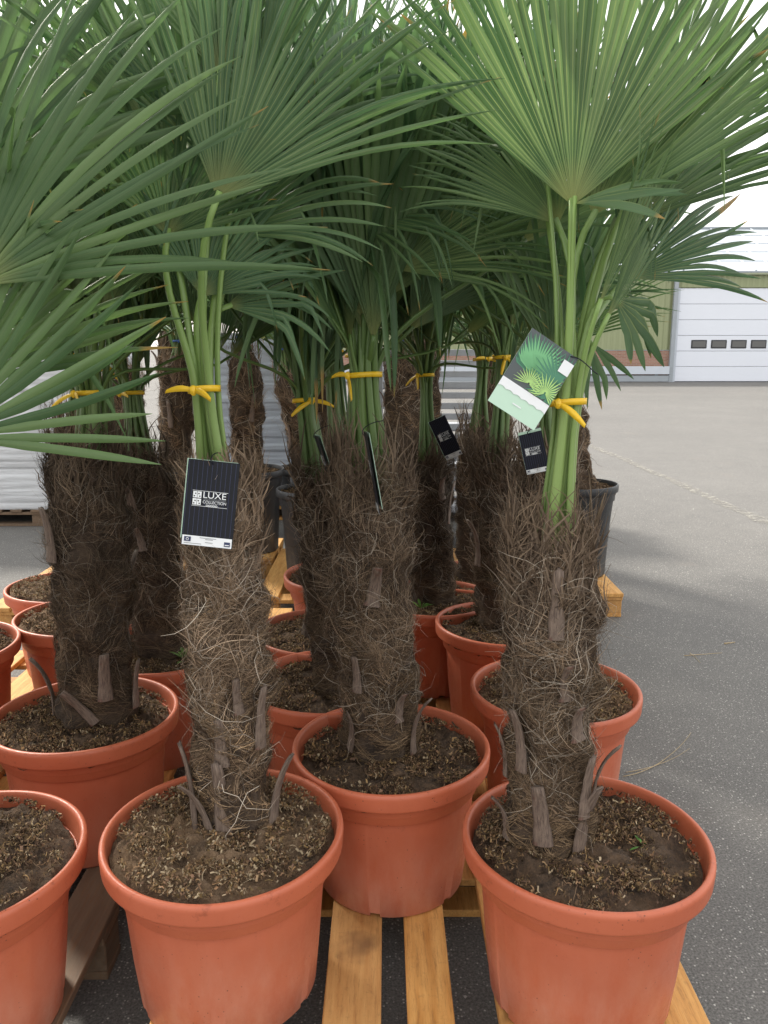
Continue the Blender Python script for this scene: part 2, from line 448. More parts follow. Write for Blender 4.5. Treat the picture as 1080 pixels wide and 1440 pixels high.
# ------------------------------------------------------------------ ground
def make_ground():
    xs = np.array([-400, -60, -12, -3, 0, 3, 12, 60, 400.])
    ys = np.array([-60, -8, 0, 3, 8, 20, 60, 200, 900.])
    V = np.array([[x, y, 0] for y in ys for x in xs])
    me = np_mesh('ground', V, grid_quads(len(ys), len(xs)), smooth=False)
    link('asphalt_ground', me, M['asphalt'], kind='structure')
    # worn pale seam running away across the yard
    rng = np.random.default_rng(3)
    m, nt, b, out = mat_new('worn_seam')
    v = coords(nt)
    n1 = noise(nt, v, 9, 8, 0.75)
    setc(nt, b, mixc(nt, n1, (0.20, 0.19, 0.165), (0.36, 0.35, 0.32)))
    b.inputs['Roughness'].default_value = 0.9
    tr = nt.nodes.new('ShaderNodeBsdfTransparent'); ms = nt.nodes.new('ShaderNodeMixShader')
    nt.links.new(ramp(nt, noise(nt, v, 14, 8, 0.75), 0.44, 0.60), ms.inputs[0])
    nt.links.new(tr.outputs[0], ms.inputs[1]); nt.links.new(b.outputs[0], ms.inputs[2]); nt.links.new(ms.outputs[0], out.inputs[0])
    p0, p1 = onz(1130, 757, 0), onz(800, 612, 0)
    n = 90
    t = np.linspace(0, 1, n)[:, None]
    cen = p0 + (p1 - p0) * t
    cen[:, 0] += 0.03 * np.cumsum(rng.normal(size=n)) * 0.25
    wl_ = 0.045 + 0.035 * rng.random(n); wr_ = 0.045 + 0.035 * rng.random(n)
    V = np.stack([cen + np.c_[-wl_, 0 * wl_, 0 * wl_ + .004], cen + np.c_[wr_, 0 * wr_, 0 * wr_ + .004]], 1).reshape(-1, 3)
    link('road_seam', np_mesh('seam', V, grid_quads(n, 2), smooth=False), m, kind='structure')
    # loose grit
    K = 2600
    xy = np.c_[rng.uniform(-3.2, 4.0, K), 1.3 + 7.5 * rng.random(K) ** 1.3]
    s = rng.uniform(0.0012, 0.0048, K) * (1 + 0.8 * (rng.random(K) > 0.93))
    base = np.array([[1, 0, 0], [-.5, .87, 0], [-.5, -.87, 0], [0, 0, .8]])
    V = np.zeros((K, 4, 3)); a = rng.uniform(0, 6.28, K)
    for i in range(4):
        x, y, z = base[i]
        V[:, i, 0] = xy[:, 0] + s * (x * np.cos(a) - y * np.sin(a)) * rng.uniform(.6, 1.3, K)
        V[:, i, 1] = xy[:, 1] + s * (x * np.sin(a) + y * np.cos(a))
        V[:, i, 2] = s * z * rng.uniform(.7, 1.1, K) + 0.0005
    f = np.array([[0, 1, 3], [1, 2, 3], [2, 0, 3]])
    Q = (np.arange(K)[:, None, None] * 4 + f[None]).reshape(-1, 3)
    g = rng.uniform(.16, .55, K)
    colr = np.repeat(np.c_[g, g * .97, g * .91, np.ones(K)], 4, 0)
    link('loose_grit', np_mesh('grit', V.reshape(-1, 3), Q, colr=colr, smooth=False), M['stone'], kind='stuff',
         label='small pale stone chips scattered over the grey asphalt')
make_ground()

# ------------------------------------------------------------------ warehouse
def make_warehouse():
    Y = 36.0
    clad = simple('green_cladding', (0.27, 0.30, 0.165), 0.5, var=0.08, scale=1.2)
    door_m = simple('door_white', (0.70, 0.73, 0.80), 0.4, var=0.03, scale=1.0)
    trim = simple('grey_steel', (0.30, 0.33, 0.36), 0.4, var=0.08, scale=3)
    trimlight = simple('pale_steel', (0.52, 0.56, 0.62), 0.4, var=0.06, scale=3)
    dark = flat('dark_frame', (0.02, 0.02, 0.024), 0.5)
    glass = flat('grey_pane', (0.10, 0.10, 0.10), 0.12)
    m, nt, b, _ = mat_new('plinth_brick')
    br = N(nt, 'ShaderNodeTexBrick', Scale=1.0)
    br.inputs['Color1'].default_value = (0.26, 0.135, 0.095, 1); br.inputs['Color2'].default_value = (0.33, 0.18, 0.13, 1)
    br.inputs['Mortar'].default_value = (0.30, 0.25, 0.21, 1); br.inputs['Brick Width'].default_value = 0.22
    br.inputs['Row Height'].default_value = 0.065; br.inputs['Mortar Size'].default_value = 0.008
    mp = nt.nodes.new('ShaderNodeMapping'); mp.inputs['Rotation'].default_value = (R_(90), 0, 0)
    tc = nt.nodes.new('ShaderNodeTexCoord'); nt.links.new(tc.outputs['Object'], mp.inputs[0]); nt.links.new(mp.outputs[0], br.inputs['Vector'])
    setc(nt, b, br.outputs['Color']); b.inputs['Roughness'].default_value = 0.9
    brick = m
    rm, nt, b, _ = mat_new('pale_roof_sheet')
    n1 = noise(nt, coords(nt), 0.8, 4)
    setc(nt, b, mixc(nt, n1, (0.33, 0.37, 0.42), (0.42, 0.46, 0.50))); b.inputs['Roughness'].default_value = 0.4

    root = link('warehouse', None, loc=(10, Y, 0), label='long green metal-clad warehouse with brick plinth and pale roof', cat='building')
    X0, X1 = -4.0, 26.0
    zb = ony(900, 492, Y)[2]; ze = ony(1000, 386, Y)[2]; zd = ony(1000, 405, Y)[2]
    dx0 = ony(953, 470, Y)[0]; dx1 = dx0 + 5.0
    def part(name, x0, x1, y0, y1, z0, z1, mat, par=root, bev=0.006):
        me = box_mesh(x1 - x0, y1 - y0, z1 - z0, bev).copy()
        off = Vector(root.location)
        o = link(name, me, mat, par)
        o.location = Vector(((x0 + x1) / 2, (y0 + y1) / 2, (z0 + z1) / 2)) - (off if par is root else off + par.location)
        return o
    def corrugated(name, x0, x1, z0, z1, par=root):
        pitch = 0.25; prof = [(0, 0), (.10, 0), (.13, -.035), (.22, -.035)]
        P = []
        x = x0
        while x < x1:
            for a, d in prof:
                if x + a <= x1: P.append((x + a, d))
            x += pitch
        P.append((x1, 0))
        V = [[p[0], Y + p[1], z0] for p in P] + [[p[0], Y + p[1], z1] for p in P]
        V = np.array(V) - np.array(root.location)
        return link(name, np_mesh(name, V, grid_quads(2, len(P)), smooth=False), clad, par)
    wall = part('wall', X0, dx0 - .12, Y + .05, Y + .25, 0, ze, clad)
    part('wall', dx1 + .12, X1, Y + .05, Y + .25, 0, ze, clad)
    part('wall', dx0 - .12, dx1 + .12, Y + .10, Y + .25, zd, ze, clad)
    part('wall', X0, X0 + .2, Y + .26, Y + 16, 0, ze, clad)
    part('wall', X1 - .2, X1, Y + .26, Y + 16, 0, ze, clad)
    part('wall', X0, X1, Y + 16.02, Y + 16.2, 0, ze, clad)
    corrugated('cladding', X0, dx0 - .16, zb, ze - .02)
    corrugated('cladding', dx0 - .1, dx1 + .1, zd + .02, ze - .02)
    corrugated('cladding', dx1 + .16, X1, zb, ze - .02)
    part('brick_plinth', X0, dx0 - .2, Y - .05, Y + .04, 0.02, zb - .03, brick)
    part('brick_plinth', dx1 + .2, X1, Y - .05, Y + .04, 0.02, zb - .03, brick)
    part('flashing', X0, dx0 - .2, Y - .06, Y + .04, zb - .028, zb - .004, trim)
    # crash rail at the foot of the wall: two stacked beams
    zr = ony(900, 515, Y)[2]
    part('crash_rail', X0, dx0 - .35, Y - .30, Y - .16, zr * .50, zr, trimlight)
    part('crash_rail', X0, dx0 - .35, Y - .26, Y - .12, 0.02, zr * .42, trim)
    for k in range(6):
        part('rail_post', dx0 - .9 - k * 2.6, dx0 - .78 - k * 2.6, Y - .15, Y - .055, 0, zr, trim)
    # gutter, downpipe
    part('gutter', X0, X1, Y - .20, Y - .04, ze - .02, ze + .13, simple('gutter_green', (.30, .33, .22), .5))
    dp = part('downpipe', dx0 - .33, dx0 - .16, Y - .22, Y - .06, 0, ze - .03, trim)
    part('door_jamb', dx0 - .12, dx0 - .005, Y - .03, Y + .09, 0, zd, trimlight)
    part('door_jamb', dx1 + .005, dx1 + .12, Y - .03, Y + .09, 0, zd, trimlight)
    # sectional door
    door = link('sectional_door', None, None, root, label='white sectional overhead door with a row of small windows')
    nsec = 6; hs = zd / nsec
    zw0, zw1 = ony(1000, 490, Y)[2], ony(1000, 478, Y)[2]
    for k in range(nsec):
        z0, z1 = k * hs + .006, (k + 1) * hs - .006
        part('door_panel', dx0, dx1, Y + .02, Y + .085, z0 + (.02 if k == 0 else 0), z1, door_m, door, .01)
    part('bottom_seal', dx0, dx1, Y + .01, Y + .09, 0, .024, dark, door)
    ww = (ony(994, 484, Y)[0] - ony(972, 484, Y)[0]); pitch = (ony(1000, 484, Y)[0] - ony(972, 484, Y)[0])
    wx = ony(972, 484, Y)[0]
    while wx + ww < dx1 - .2:
        f = part('door_window', wx, wx + ww, Y - .005, Y + .03, zw0, zw1, dark, door, .02)
        pn = link('pane', box_mesh(ww - .10, .03, (zw1 - zw0) - .10, .004), glass, f); pn.location = (0, -.012, 0)
        wx += pitch
    # roof: two slopes with raised seams
    zrg = ony(1040, 324, Y + 8.1)[2]
    run = 8.1
    roof = link('roof', None, None, root)
    sl = math.atan2(zrg - ze - .10, run); L = math.hypot(run, zrg - ze - .10) + .25
    for s in (1, -1):
        cy = Y + 8.1 - s * (run / 2 + .1)
        sheet = link('roof_sheet', box_mesh(X1 - X0 + .4, L, .07, .005), rm, roof)
        sheet.location = Vector(((X0 + X1) / 2, cy, (ze + zrg) / 2 + .08)) - root.location
        sheet.rotation_euler = (s * sl, 0, 0)
        if s == 1:
            seam = box_mesh(.07, L - .04, .05, .004)
            k = 0
            x = X0 + .3
            while x < X1:
                o = link('roof_seam', seam, rm, sheet)
                o.location = (x - (X0 + X1) / 2, 0, .058); x += 1.02
            for q in range(1, 5):
                o = link('roof_lap', box_mesh(X1 - X0 + .3, .05, .02, .003), rm, sheet); o.location = (0, -L / 2 + L * q / 5, .0445)
    rc = link('ridge_cap', box_mesh(X1 - X0 + .4, .4, .12, .02), trim, roof); rc.location = Vector(((X0 + X1) / 2, Y + 8.1, zrg + .10)) - root.location
    # gables
    for xg in (X0 + .1, X1 - .1):
        V = np.array([[xg - .08, Y + .1, ze], [xg - .08, Y + 16.1, ze], [xg - .08, Y + 8.1, zrg], [xg + .08, Y + .1, ze], [xg + .08, Y + 16.1, ze], [xg + .08, Y + 8.1, zrg]]) - np.array(root.location)
        link('gable', poly_mesh('gable', V, [[[0, 1, 2], [5, 4, 3]], [[0, 3, 4, 1], [1, 4, 5, 2], [2, 5, 3, 0]]], smooth=False), clad, root)
make_warehouse()

# ------------------------------------------------------------------ pallets
DECK = 0.145
def make_pallet(x0, x1, y0, y1, label, wood='wood', yaw=0.0, boards=None, mid=0.0):
    w, d = x1 - x0, y1 - y0
    root = link('wooden_pallet', None, loc=((x0 + x1) / 2, (y0 + y1) / 2, 0), label=label, cat='pallet', group='wooden pallets under the pots')
    root.rotation_euler = (0, 0, R_(yaw))
    rng = random.Random(int((x0 * 7 + y0 * 13) * 100))
    mat = M[wood]
    # deck boards run in depth: wide, narrow, wide ...
    ws = [.12, .095, .12, .095, .12, .095, .12] if w > 1 else [.145, .10, .145, .10, .145]
    gap = (w - sum(ws)) / (len(ws) - 1)
    if gap < .015: ws = [x * .88 for x in ws]; gap = (w - sum(ws)) / (len(ws) - 1)
    if boards is None:
        boards = []; x = -w / 2
        for bw in ws: boards.append((x, bw)); x += bw + gap
    else: boards = [(b0 - (x0 + x1) / 2, bw) for b0, bw in boards]
    for x, bw in boards:
        o = link('deck_board', box_mesh(bw, d, .022, .0025), mat, root, (x + bw / 2, rng.uniform(-.006, .006), DECK - .011 + rng.uniform(-.0012, 0)))
        o.rotation_euler = (0, 0, rng.uniform(-.004, .004))
    for yy in (-d / 2 + .07, mid, d / 2 - .07):
        link('cross_board', box_mesh(w, .12, .0215, .0025), mat, root, (0, yy, DECK - .0335))
        link('bottom_board', box_mesh(w, .10, .0215, .0025), mat, root, (0, yy, .0115))
        for xx in (-w / 2 + .06, 0, w / 2 - .06):
            link('block', box_mesh(.118, .098, .0785, .003), mat, root, (xx, yy, .0615))
    return root
make_pallet(-.52, .66, 1.245, 2.245, 'wooden pallet under the two pots at the front and the middle pot', boards=[(-.475, .115), (-.32, .095), (-.125, .12), (.047, .096), (.235, .12), (.385, .095), (.53, .13)], mid=.22)
make_pallet(-1.86, -.66, 1.245, 2.245, 'dark aged wooden pallet under the pot touching the left frond cluster', 'woodold')
make_pallet(-.52, .68, 2.29, 3.29, 'wooden pallet behind the front one, almost hidden by terracotta pots')
make_pallet(-1.88, -.68, 2.30, 3.50, 'yellowish pallet with bare board beside the half-hidden left pots')
make_pallet(-.60, .70, 3.33, 4.10, 'small pallet in the shade under the third row of pots')
make_pallet(-.70, .50, 4.30, 5.40, 'bare sunlit pallet under the dusty black pot')
make_pallet(.55, 1.33, 4.36, 5.50, 'pallet whose end block stands on open asphalt under a clean black pot')
make_pallet(-1.46, -.72, 5.13, 5.70, 'short pallet hidden behind, carrying the blue-strapped palm in a black pot')
make_pallet(-2.08, -.88, 4.10, 5.10, 'pallet with lit corner block in front of the white wrapped stack')

# ------------------------------------------------------------------ pots
def pot_mesh(R, H, seed=0, oval=0.0, notch=True, kind='terracotta', tops=None):
    rng = np.random.default_rng(seed)
    cs = np.arange(6) * math.pi / 3 + .3
    th = np.linspace(0, 2 * math.pi, 90, endpoint=False)
    th = th[np.all(np.abs((th[:, None] - cs[None] + math.pi) % (2 * math.pi) - math.pi) > .075, 1)]
    th = np.sort(np.concatenate([th] + [cs + d for d in (-.0705, -.0695, -.03, .03, .0695, .0705)]) % (2 * math.pi))
    inn = np.any(np.abs((th[:, None] - cs[None] + math.pi) % (2 * math.pi) - math.pi) < .07, 1)
    n = len(th)
    k = R / .25
    if kind == 'terracotta':
        prof = [(.0, .006), (.165, .006), (.180, .0), (.186, .006), (.196, .10), (.2040, .20), (.2090, .255), (.2075, .265), (.2080, .2675), (.2190, .2685), (.2205, .2715), (.2262, .312), (.2272, .3145), (.2440, .3150), (.2470, .3165), (.2480, .3195), (.2483, .3225), (.2499, .3475), (.2500, .3510), (.2490, .3570), (.2460, .3603), (.2400, .3606), (.2370, .3585), (.2350, .352), (.2325, .335), (.2290, .315), (.2250, .29)]
        hs = H / .3605
    else:
        prof = [(.0, .006), (.165, .006), (.176, .0), (.183, .006), (.190, .10), (.198, .20), (.206, .262), (.212, .30), (.217, .327), (.219, .3305), (.228, .3315), (.236, .334), (.2375, .340), (.2375, .356), (.234, .3605), (.2285, .3605), (.2250, .356), (.2220, .345), (.2190, .30)]
        hs = H / .3605
    prof = np.array(prof); prof[:, 0] *= k; prof[:, 1] *= hs
    ph = rng.uniform(0, 6.28, 4)
    wob = 1 + .006 * np.cos(2 * th + ph[0]) + .003 * np.cos(3 * th + ph[1]) + oval * np.cos(2 * (th - R_(40)))
    rows = []
    for r, z in prof:
        t = z / H
        rr = r * (1 + (wob - 1) * t)
        if .05 < t < .74:                       # shallow flutes in the lower wall
            s = np.clip((np.cos(14 * th) - .35) * 6, -1, 1) * (.6 + .4 * np.cos(th * 3 + ph[3]))
            rr = rr + .0011 * s * min(1, (t - .05) * 8, (.74 - t) * 30)
        zz = np.full(n, z) + (.0022 * np.cos(2 * th + ph[2]) * t)
        if notch and z < .007 and r > .17 * k:
            zz[inn] = .013
        rows.append(np.c_[rr * np.cos(th), rr * np.sin(th), zz])
    V = np.vstack(rows)
    me = np_mesh('pot', V, grid_quads(len(prof), n, True))
    me.set_sharp_from_angle(angle=R_(48))
    return me
POTS = {'t': [pot_mesh(.25, .36, s) for s in range(4)], 'E': [pot_mesh(.25, .36, 11, .035)], 'b': [pot_mesh(.25, .55, s + 20, kind='black') for s in range(2)]}

def soil_mesh(R, seed, hump=.012):
    rng = np.random.default_rng(seed)
    nr, nt_ = 34, 110
    rr = np.linspace(0.0, 1, nr) ** .8 * R
    th = np.linspace(0, 2 * math.pi, nt_, endpoint=False)
    V = []
    for r in rr:
        for a in th:
            x, y = r * math.cos(a), r * math.sin(a)
            z = .017 * mnoise.fractal(Vector((x * 14 + seed * 3.1, y * 14, seed)), 1, 2, 5) + (.007 * mnoise.noise(Vector((x * 120, y * 120, 3.3))) + .008 * mnoise.noise(Vector((x * 55, y * 55, seed * 1.7))))
            z += hump * (1 - (r / R) ** 2) - .010 * (r / R) ** 8
            V.append((x, y, z))
    return np_mesh('soil', np.array(V), grid_quads(nr, nt_, True))
SOILS = [soil_mesh(.229, s) for s in range(5)]

def chips_mesh(R, seed, count, tan=.5, pale_f=.04, big=1.3):
    """loose mulch: short bent flakes and roots lying on the soil"""
    rng = np.random.default_rng(seed)
    r = R * np.sqrt(rng.random(count * 3)) * .97; a = rng.uniform(0, 6.28, count * 3)
    dens = np.array([mnoise.noise(Vector((x * 22, y * 22, seed * 7.3))) for x, y in zip(r * np.cos(a), r * np.sin(a))])
    keep = np.argsort(-(dens + rng.normal(0, .28, count * 3)))[:count]; r, a = r[keep], a[keep]; rng.shuffle(keep)
    L = rng.gamma(1.3, .0034, count) + .0012; w = rng.gamma(2, .00032, count) + .0002; L *= big; w *= big
    h = rng.uniform(0, 6.28, count); K = 4
    pts = np.zeros((count, K, 3))
    kv = rng.normal(0, .35, count)
    for k in range(K):
        s = (k / (K - 1) - .5)
        hd = h + kv * s
        pts[:, k, 0] = r * np.cos(a) + L * s * np.cos(hd); pts[:, k, 1] = r * np.sin(a) + L * s * np.sin(hd)
        pts[:, k, 2] = .012 + .006 * rng.random(count) + L * s * rng.normal(0, .35, count) + .004
    side = np.stack([-np.sin(h), np.cos(h), rng.normal(0, .5, count)], 1)[:, None, :] * w[:, None, None]
    V = np.stack([pts - side, pts + side], 2).reshape(-1, 3)
    base = np.arange(count)[:, None, None] * K * 2
    q = np.array([[2 * k, 2 * k + 1, 2 * k + 3, 2 * k + 2] for k in range(K - 1)])
    Q = (base + q[None]).reshape(-1, 4)
    mixv = rng.random(count)[:, None]
    c0 = np.array([.045, .028, .017]); c1 = np.array([.27, .18, .10])
    cc = c0 + (c1 - c0) * (mixv ** (2.6 - 1.8 * tan))
    cc *= rng.uniform(.5, 1.45, (count, 1)) * np.stack([np.ones(count), rng.uniform(.86, 1.02, count), rng.uniform(.7, 1.05, count)], 1)
    pale = rng.random(count) < pale_f
    cc[pale] = np.array([.40, .31, .20]) * rng.uniform(.6, 1.1, (pale.sum(), 1))
    colr = np.repeat(np.c_[cc, np.ones(count)], K * 2, 0)
    return np_mesh('mulch', V, Q, colr=colr, smooth=False)
CHIPS = [chips_mesh(.226, s, 7000, t, pf, bg_) for s, (t, pf, bg_) in enumerate(((.9, .16, 1.35), (.55, .05, 1.25), (.35, .05, 1.3), (.6, .05, 1.3), (.75, .06, 1.3)))]

# ------------------------------------------------------------------ trunks
def trunk_radius(z, th, Ht, r0, seed):
    q = z / Ht
    base = r0 * (1.05 - .08 * q + .05 * np.sin(q * 9 + seed))
    b = .05 * np.sin(3 * th + 9 * q + seed) + .04 * np.sin(5 * th - 14 * q + 2 * seed) + .03 * np.sin(23 * q + 2 * th + seed)
    saw = (z / .075 + th / (2 * math.pi) * 2 + .25 * np.sin(3 * th + seed)) % 1.0      # overlapping sheaths
    return base * (1 + b) + .010 * saw ** 1.5 + .012 * np.sin(17 * q + 4 * th + 3 * seed) * np.sin(2 * th - 11 * q + seed) - .004

def trunk_core(r0, Ht, seed, lean):
    nz, nt_ = 36, 40
    z = np.linspace(-.05, Ht, nz); th = np.linspace(0, 2 * math.pi, nt_, endpoint=False)
    Z, T = np.meshgrid(z, th, indexing='ij')
    rr = trunk_radius(Z, T, Ht, r0, seed) * .97
    rng = np.random.default_rng(seed + 50)
    rr = rr + rng.normal(0, .0022, rr.shape)
    q = np.clip(Z / Ht, 0, 1)
    rr = rr * np.where(q > .88, 1 - .55 * (q - .88) / .12, 1)
    ax = np.asarray(lean)
    V = np.stack([rr * np.cos(T) + ax[0] * Z, rr * np.sin(T) + ax[1] * Z, Z], -1).reshape(-1, 3)
    Q = grid_quads(nz, nt_, True)
    V = np.vstack([V, [ax[0] * Ht, ax[1] * Ht, Ht + .005]])
    top = [[(nz - 1) * nt_ + j, (nz - 1) * nt_ + (j + 1) % nt_, len(V) - 1] for j in range(nt_)]
    return poly_mesh('trunk', V, [Q, top])

def ribbons(P, side, w, cc, K):
    n = len(P)
    taper = np.linspace(0, 1, K); taper = (1 - .75 * taper ** 2)[None, :, None]
    s = side * w[:, None, None] * taper
    V = np.stack([P - s, P + s], 2).reshape(-1, 3)
    q = np.array([[2 * k, 2 * k + 1, 2 * k + 3, 2 * k + 2] for k in range(K - 1)])
    Q = (np.arange(n)[:, None, None] * K * 2 + q[None]).reshape(-1, 4)
    colr = np.repeat(np.c_[cc, np.ones(n)], K * 2, 0)
    return V, Q, colr

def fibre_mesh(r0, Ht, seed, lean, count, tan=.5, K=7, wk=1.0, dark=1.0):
    rng = np.random.default_rng(seed + 900)
    lean = np.asarray(lean)
    sets = []
    def run(n, L, z0, th0, al, kap, lift, w, cc, wob=.35):
        ds = L / (K - 1)
        th, z, a = th0.copy(), z0.copy(), al.copy()
        P = np.zeros((n, K, 3)); rads = np.zeros((n, K))
        for k in range(K):
            s = k / (K - 1)
            zz = np.clip(z, -.01, Ht * 1.03)
            rr = trunk_radius(zz, th, Ht, r0, seed) + .001 + lift * (s ** 1.6)
            P[:, k] = np.stack([rr * np.cos(th) + lean[0] * z, rr * np.sin(th) + lean[1] * z, np.maximum(z, .002)], 1)
            th = th + np.cos(a) * ds / r0; z = z + np.sin(a) * ds
            a = a + kap * ds + rng.normal(0, wob, n)
        T = nrm(np.gradient(P, axis=1))
        rad = P - np.stack([lean[0] * P[..., 2], lean[1] * P[..., 2], P[..., 2]], -1)
        rad = nrm(rad + rng.normal(0, .5, (n, 1, 3)) * np.linalg.norm(rad, axis=-1, keepdims=True))
        side = nrm(np.cross(T, rad))
        sets.append(ribbons(P, side, w, cc, K))
    def cols(n, lo, hi, p=1.6):
        t = rng.random((n, 1)) ** p
        c = np.array(lo) + (np.array(hi) - np.array(lo)) * t
        g = c.mean(1, keepdims=True)
        return c + (g - c) * rng.uniform(0, .12, (n, 1))
    def locks(n, per, zlo, zhi, al_m, al_s, k_s, Ls, lifts, ws, lo, hi, p, spr=(.14, .014), als=.2, wob=.15):
        nl = max(3, n // per); li = rng.integers(0, nl, n)
        lz = Ht * rng.uniform(zlo, zhi, nl); lt = rng.uniform(0, 6.283, nl)
        la = rng.normal(al_m, al_s, nl); la = np.where(rng.random(nl) > .5, la, math.pi - la)
        lk = rng.normal(0, k_s, nl); lc = cols(nl, lo, hi, p); ll = rng.uniform(*lifts, nl)
        run(n, rng.uniform(*Ls, n), lz[li] + rng.normal(0, spr[1], n), lt[li] + rng.normal(0, spr[0], n), la[li] + rng.normal(0, als, n), lk[li] + rng.normal(0, k_s * .5 + 1, n),
            ll[li] * rng.uniform(.1, 1.2, n), wk * rng.uniform(*ws, n), lc[li] * (rng.uniform(.25, 1.5, (n, 1)) * np.array([1.06, .99, .90])), wob)
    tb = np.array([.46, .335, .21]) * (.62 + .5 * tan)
    # matted cross weave, tightest low down
    locks(int(count * .42), 30, 0, .45 + .45 * tan, R_(25), .35, 5, (.03, .09), (-.002, .005), (.00025, .0006), (.10, .066, .041), tb, 1.0, (.3, .03), .3, .14)
    # shaggy locks
    locks(int(count * .34), 26, .12, .98, 1.15, .65, 9, (.04, .13), (.0, .022), (.00025, .0007), (.065, .044, .031), (.36, .265, .185), 1.2, (.12, .012), .22, .2)
    locks(int(count * .12), 14, .3, 1.0, 1.3, .5, 6, (.06, .16), (.01, .04), (.0003, .0008), (.10, .07, .05), (.44, .34, .25), 1.2, (.08, .01), .25, .22)
    # long loose curls
    n = int(count * .028)
    z0 = Ht * (.10 + .88 * rng.random(n) ** .7)
    run(n, rng.uniform(.07, .22, n), z0, rng.uniform(0, 6.28, n), rng.uniform(0, 6.28, n), rng.normal(0, 24, n),
        rng.uniform(.004, .04, n) * (1 + (rng.random(n) > .85)), wk * rng.uniform(.0004, .0009, n), cols(n, (.16, .12, .09), (.62, .53, .42), 1.4), .35)
    # flat dry sheath strips standing round the crown base
    n = int(max(90, count * .05))
    z0 = Ht * rng.uniform(.74, 1.0, n)
    run(n, rng.uniform(.06, .17, n), z0, rng.uniform(0, 6.28, n), rng.normal(1.5, .25, n), rng.normal(0, 3, n),
        rng.uniform(-.03, .035, n), rng.uniform(.0005, .0034, n), cols(n, (.10, .066, .045), (.32, .23, .155), 1.3), .12)
    off = 0; Vs, Qs, Cs = [], [], []
    for V, Q, C in sets:
        Vs.append(V); Qs.append(Q + off); Cs.append(C); off += len(V)
    C = np.vstack(Cs); C[:, :3] *= dark  # per-palm tint: darker fibre of its own, plus shade put into the colour
    return np_mesh('fibre', np.vstack(Vs), np.vstack(Qs), colr=C, smooth=True)

def stump_mesh(L, w, bend, seed):
    """old cut leaf base: flattened, tapering, bending outward; x = out, z = up"""
    rng = np.random.default_rng(seed)
    n = 9; t = np.linspace(0, 1, n)
    ang = bend * t ** 1.3
    dz = np.cos(ang) * L / (n - 1); dx = np.sin(ang) * L / (n - 1)
    x = np.concatenate([[0], np.cumsum(dx)[:-1]]); z = np.concatenate([[0], np.cumsum(dz)[:-1]])
    sides = 8; rows = []
    for i in range(n):
        wd = w * (1.05 - .42 * t[i] ** .8) * (1 + .06 * rng.normal()); hh = wd * .42
        tx, tz = math.sin(ang[i]), math.cos(ang[i])
        for s in range(sides):
            a = 2 * math.pi * s / sides
            u, v = math.cos(a) * wd, math.sin(a) * hh * (1 if math.sin(a) > 0 else .45)
            jag = rng.normal(0, .0035) if i == n - 1 else 0
            rows.append((x[i] + v * tz + jag * tx, u, z[i] - v * tx + jag * tz))
    V = np.array(rows)
    uv = np.stack([np.tile(np.arange(sides) / sides, n), np.repeat(t, sides)], 1)
    top = [[(n - 1) * sides + s for s in range(sides)]]
    return poly_mesh('stump', V, [grid_quads(n, sides, True), top], uv=uv)
STUMPS = [stump_mesh(l, w, b, i) for i, (l, w, b) in enumerate([(.15, .016, .6), (.12, .017, .4), (.17, .014, .85), (.10, .016, .95), (.15, .017, .3)])]

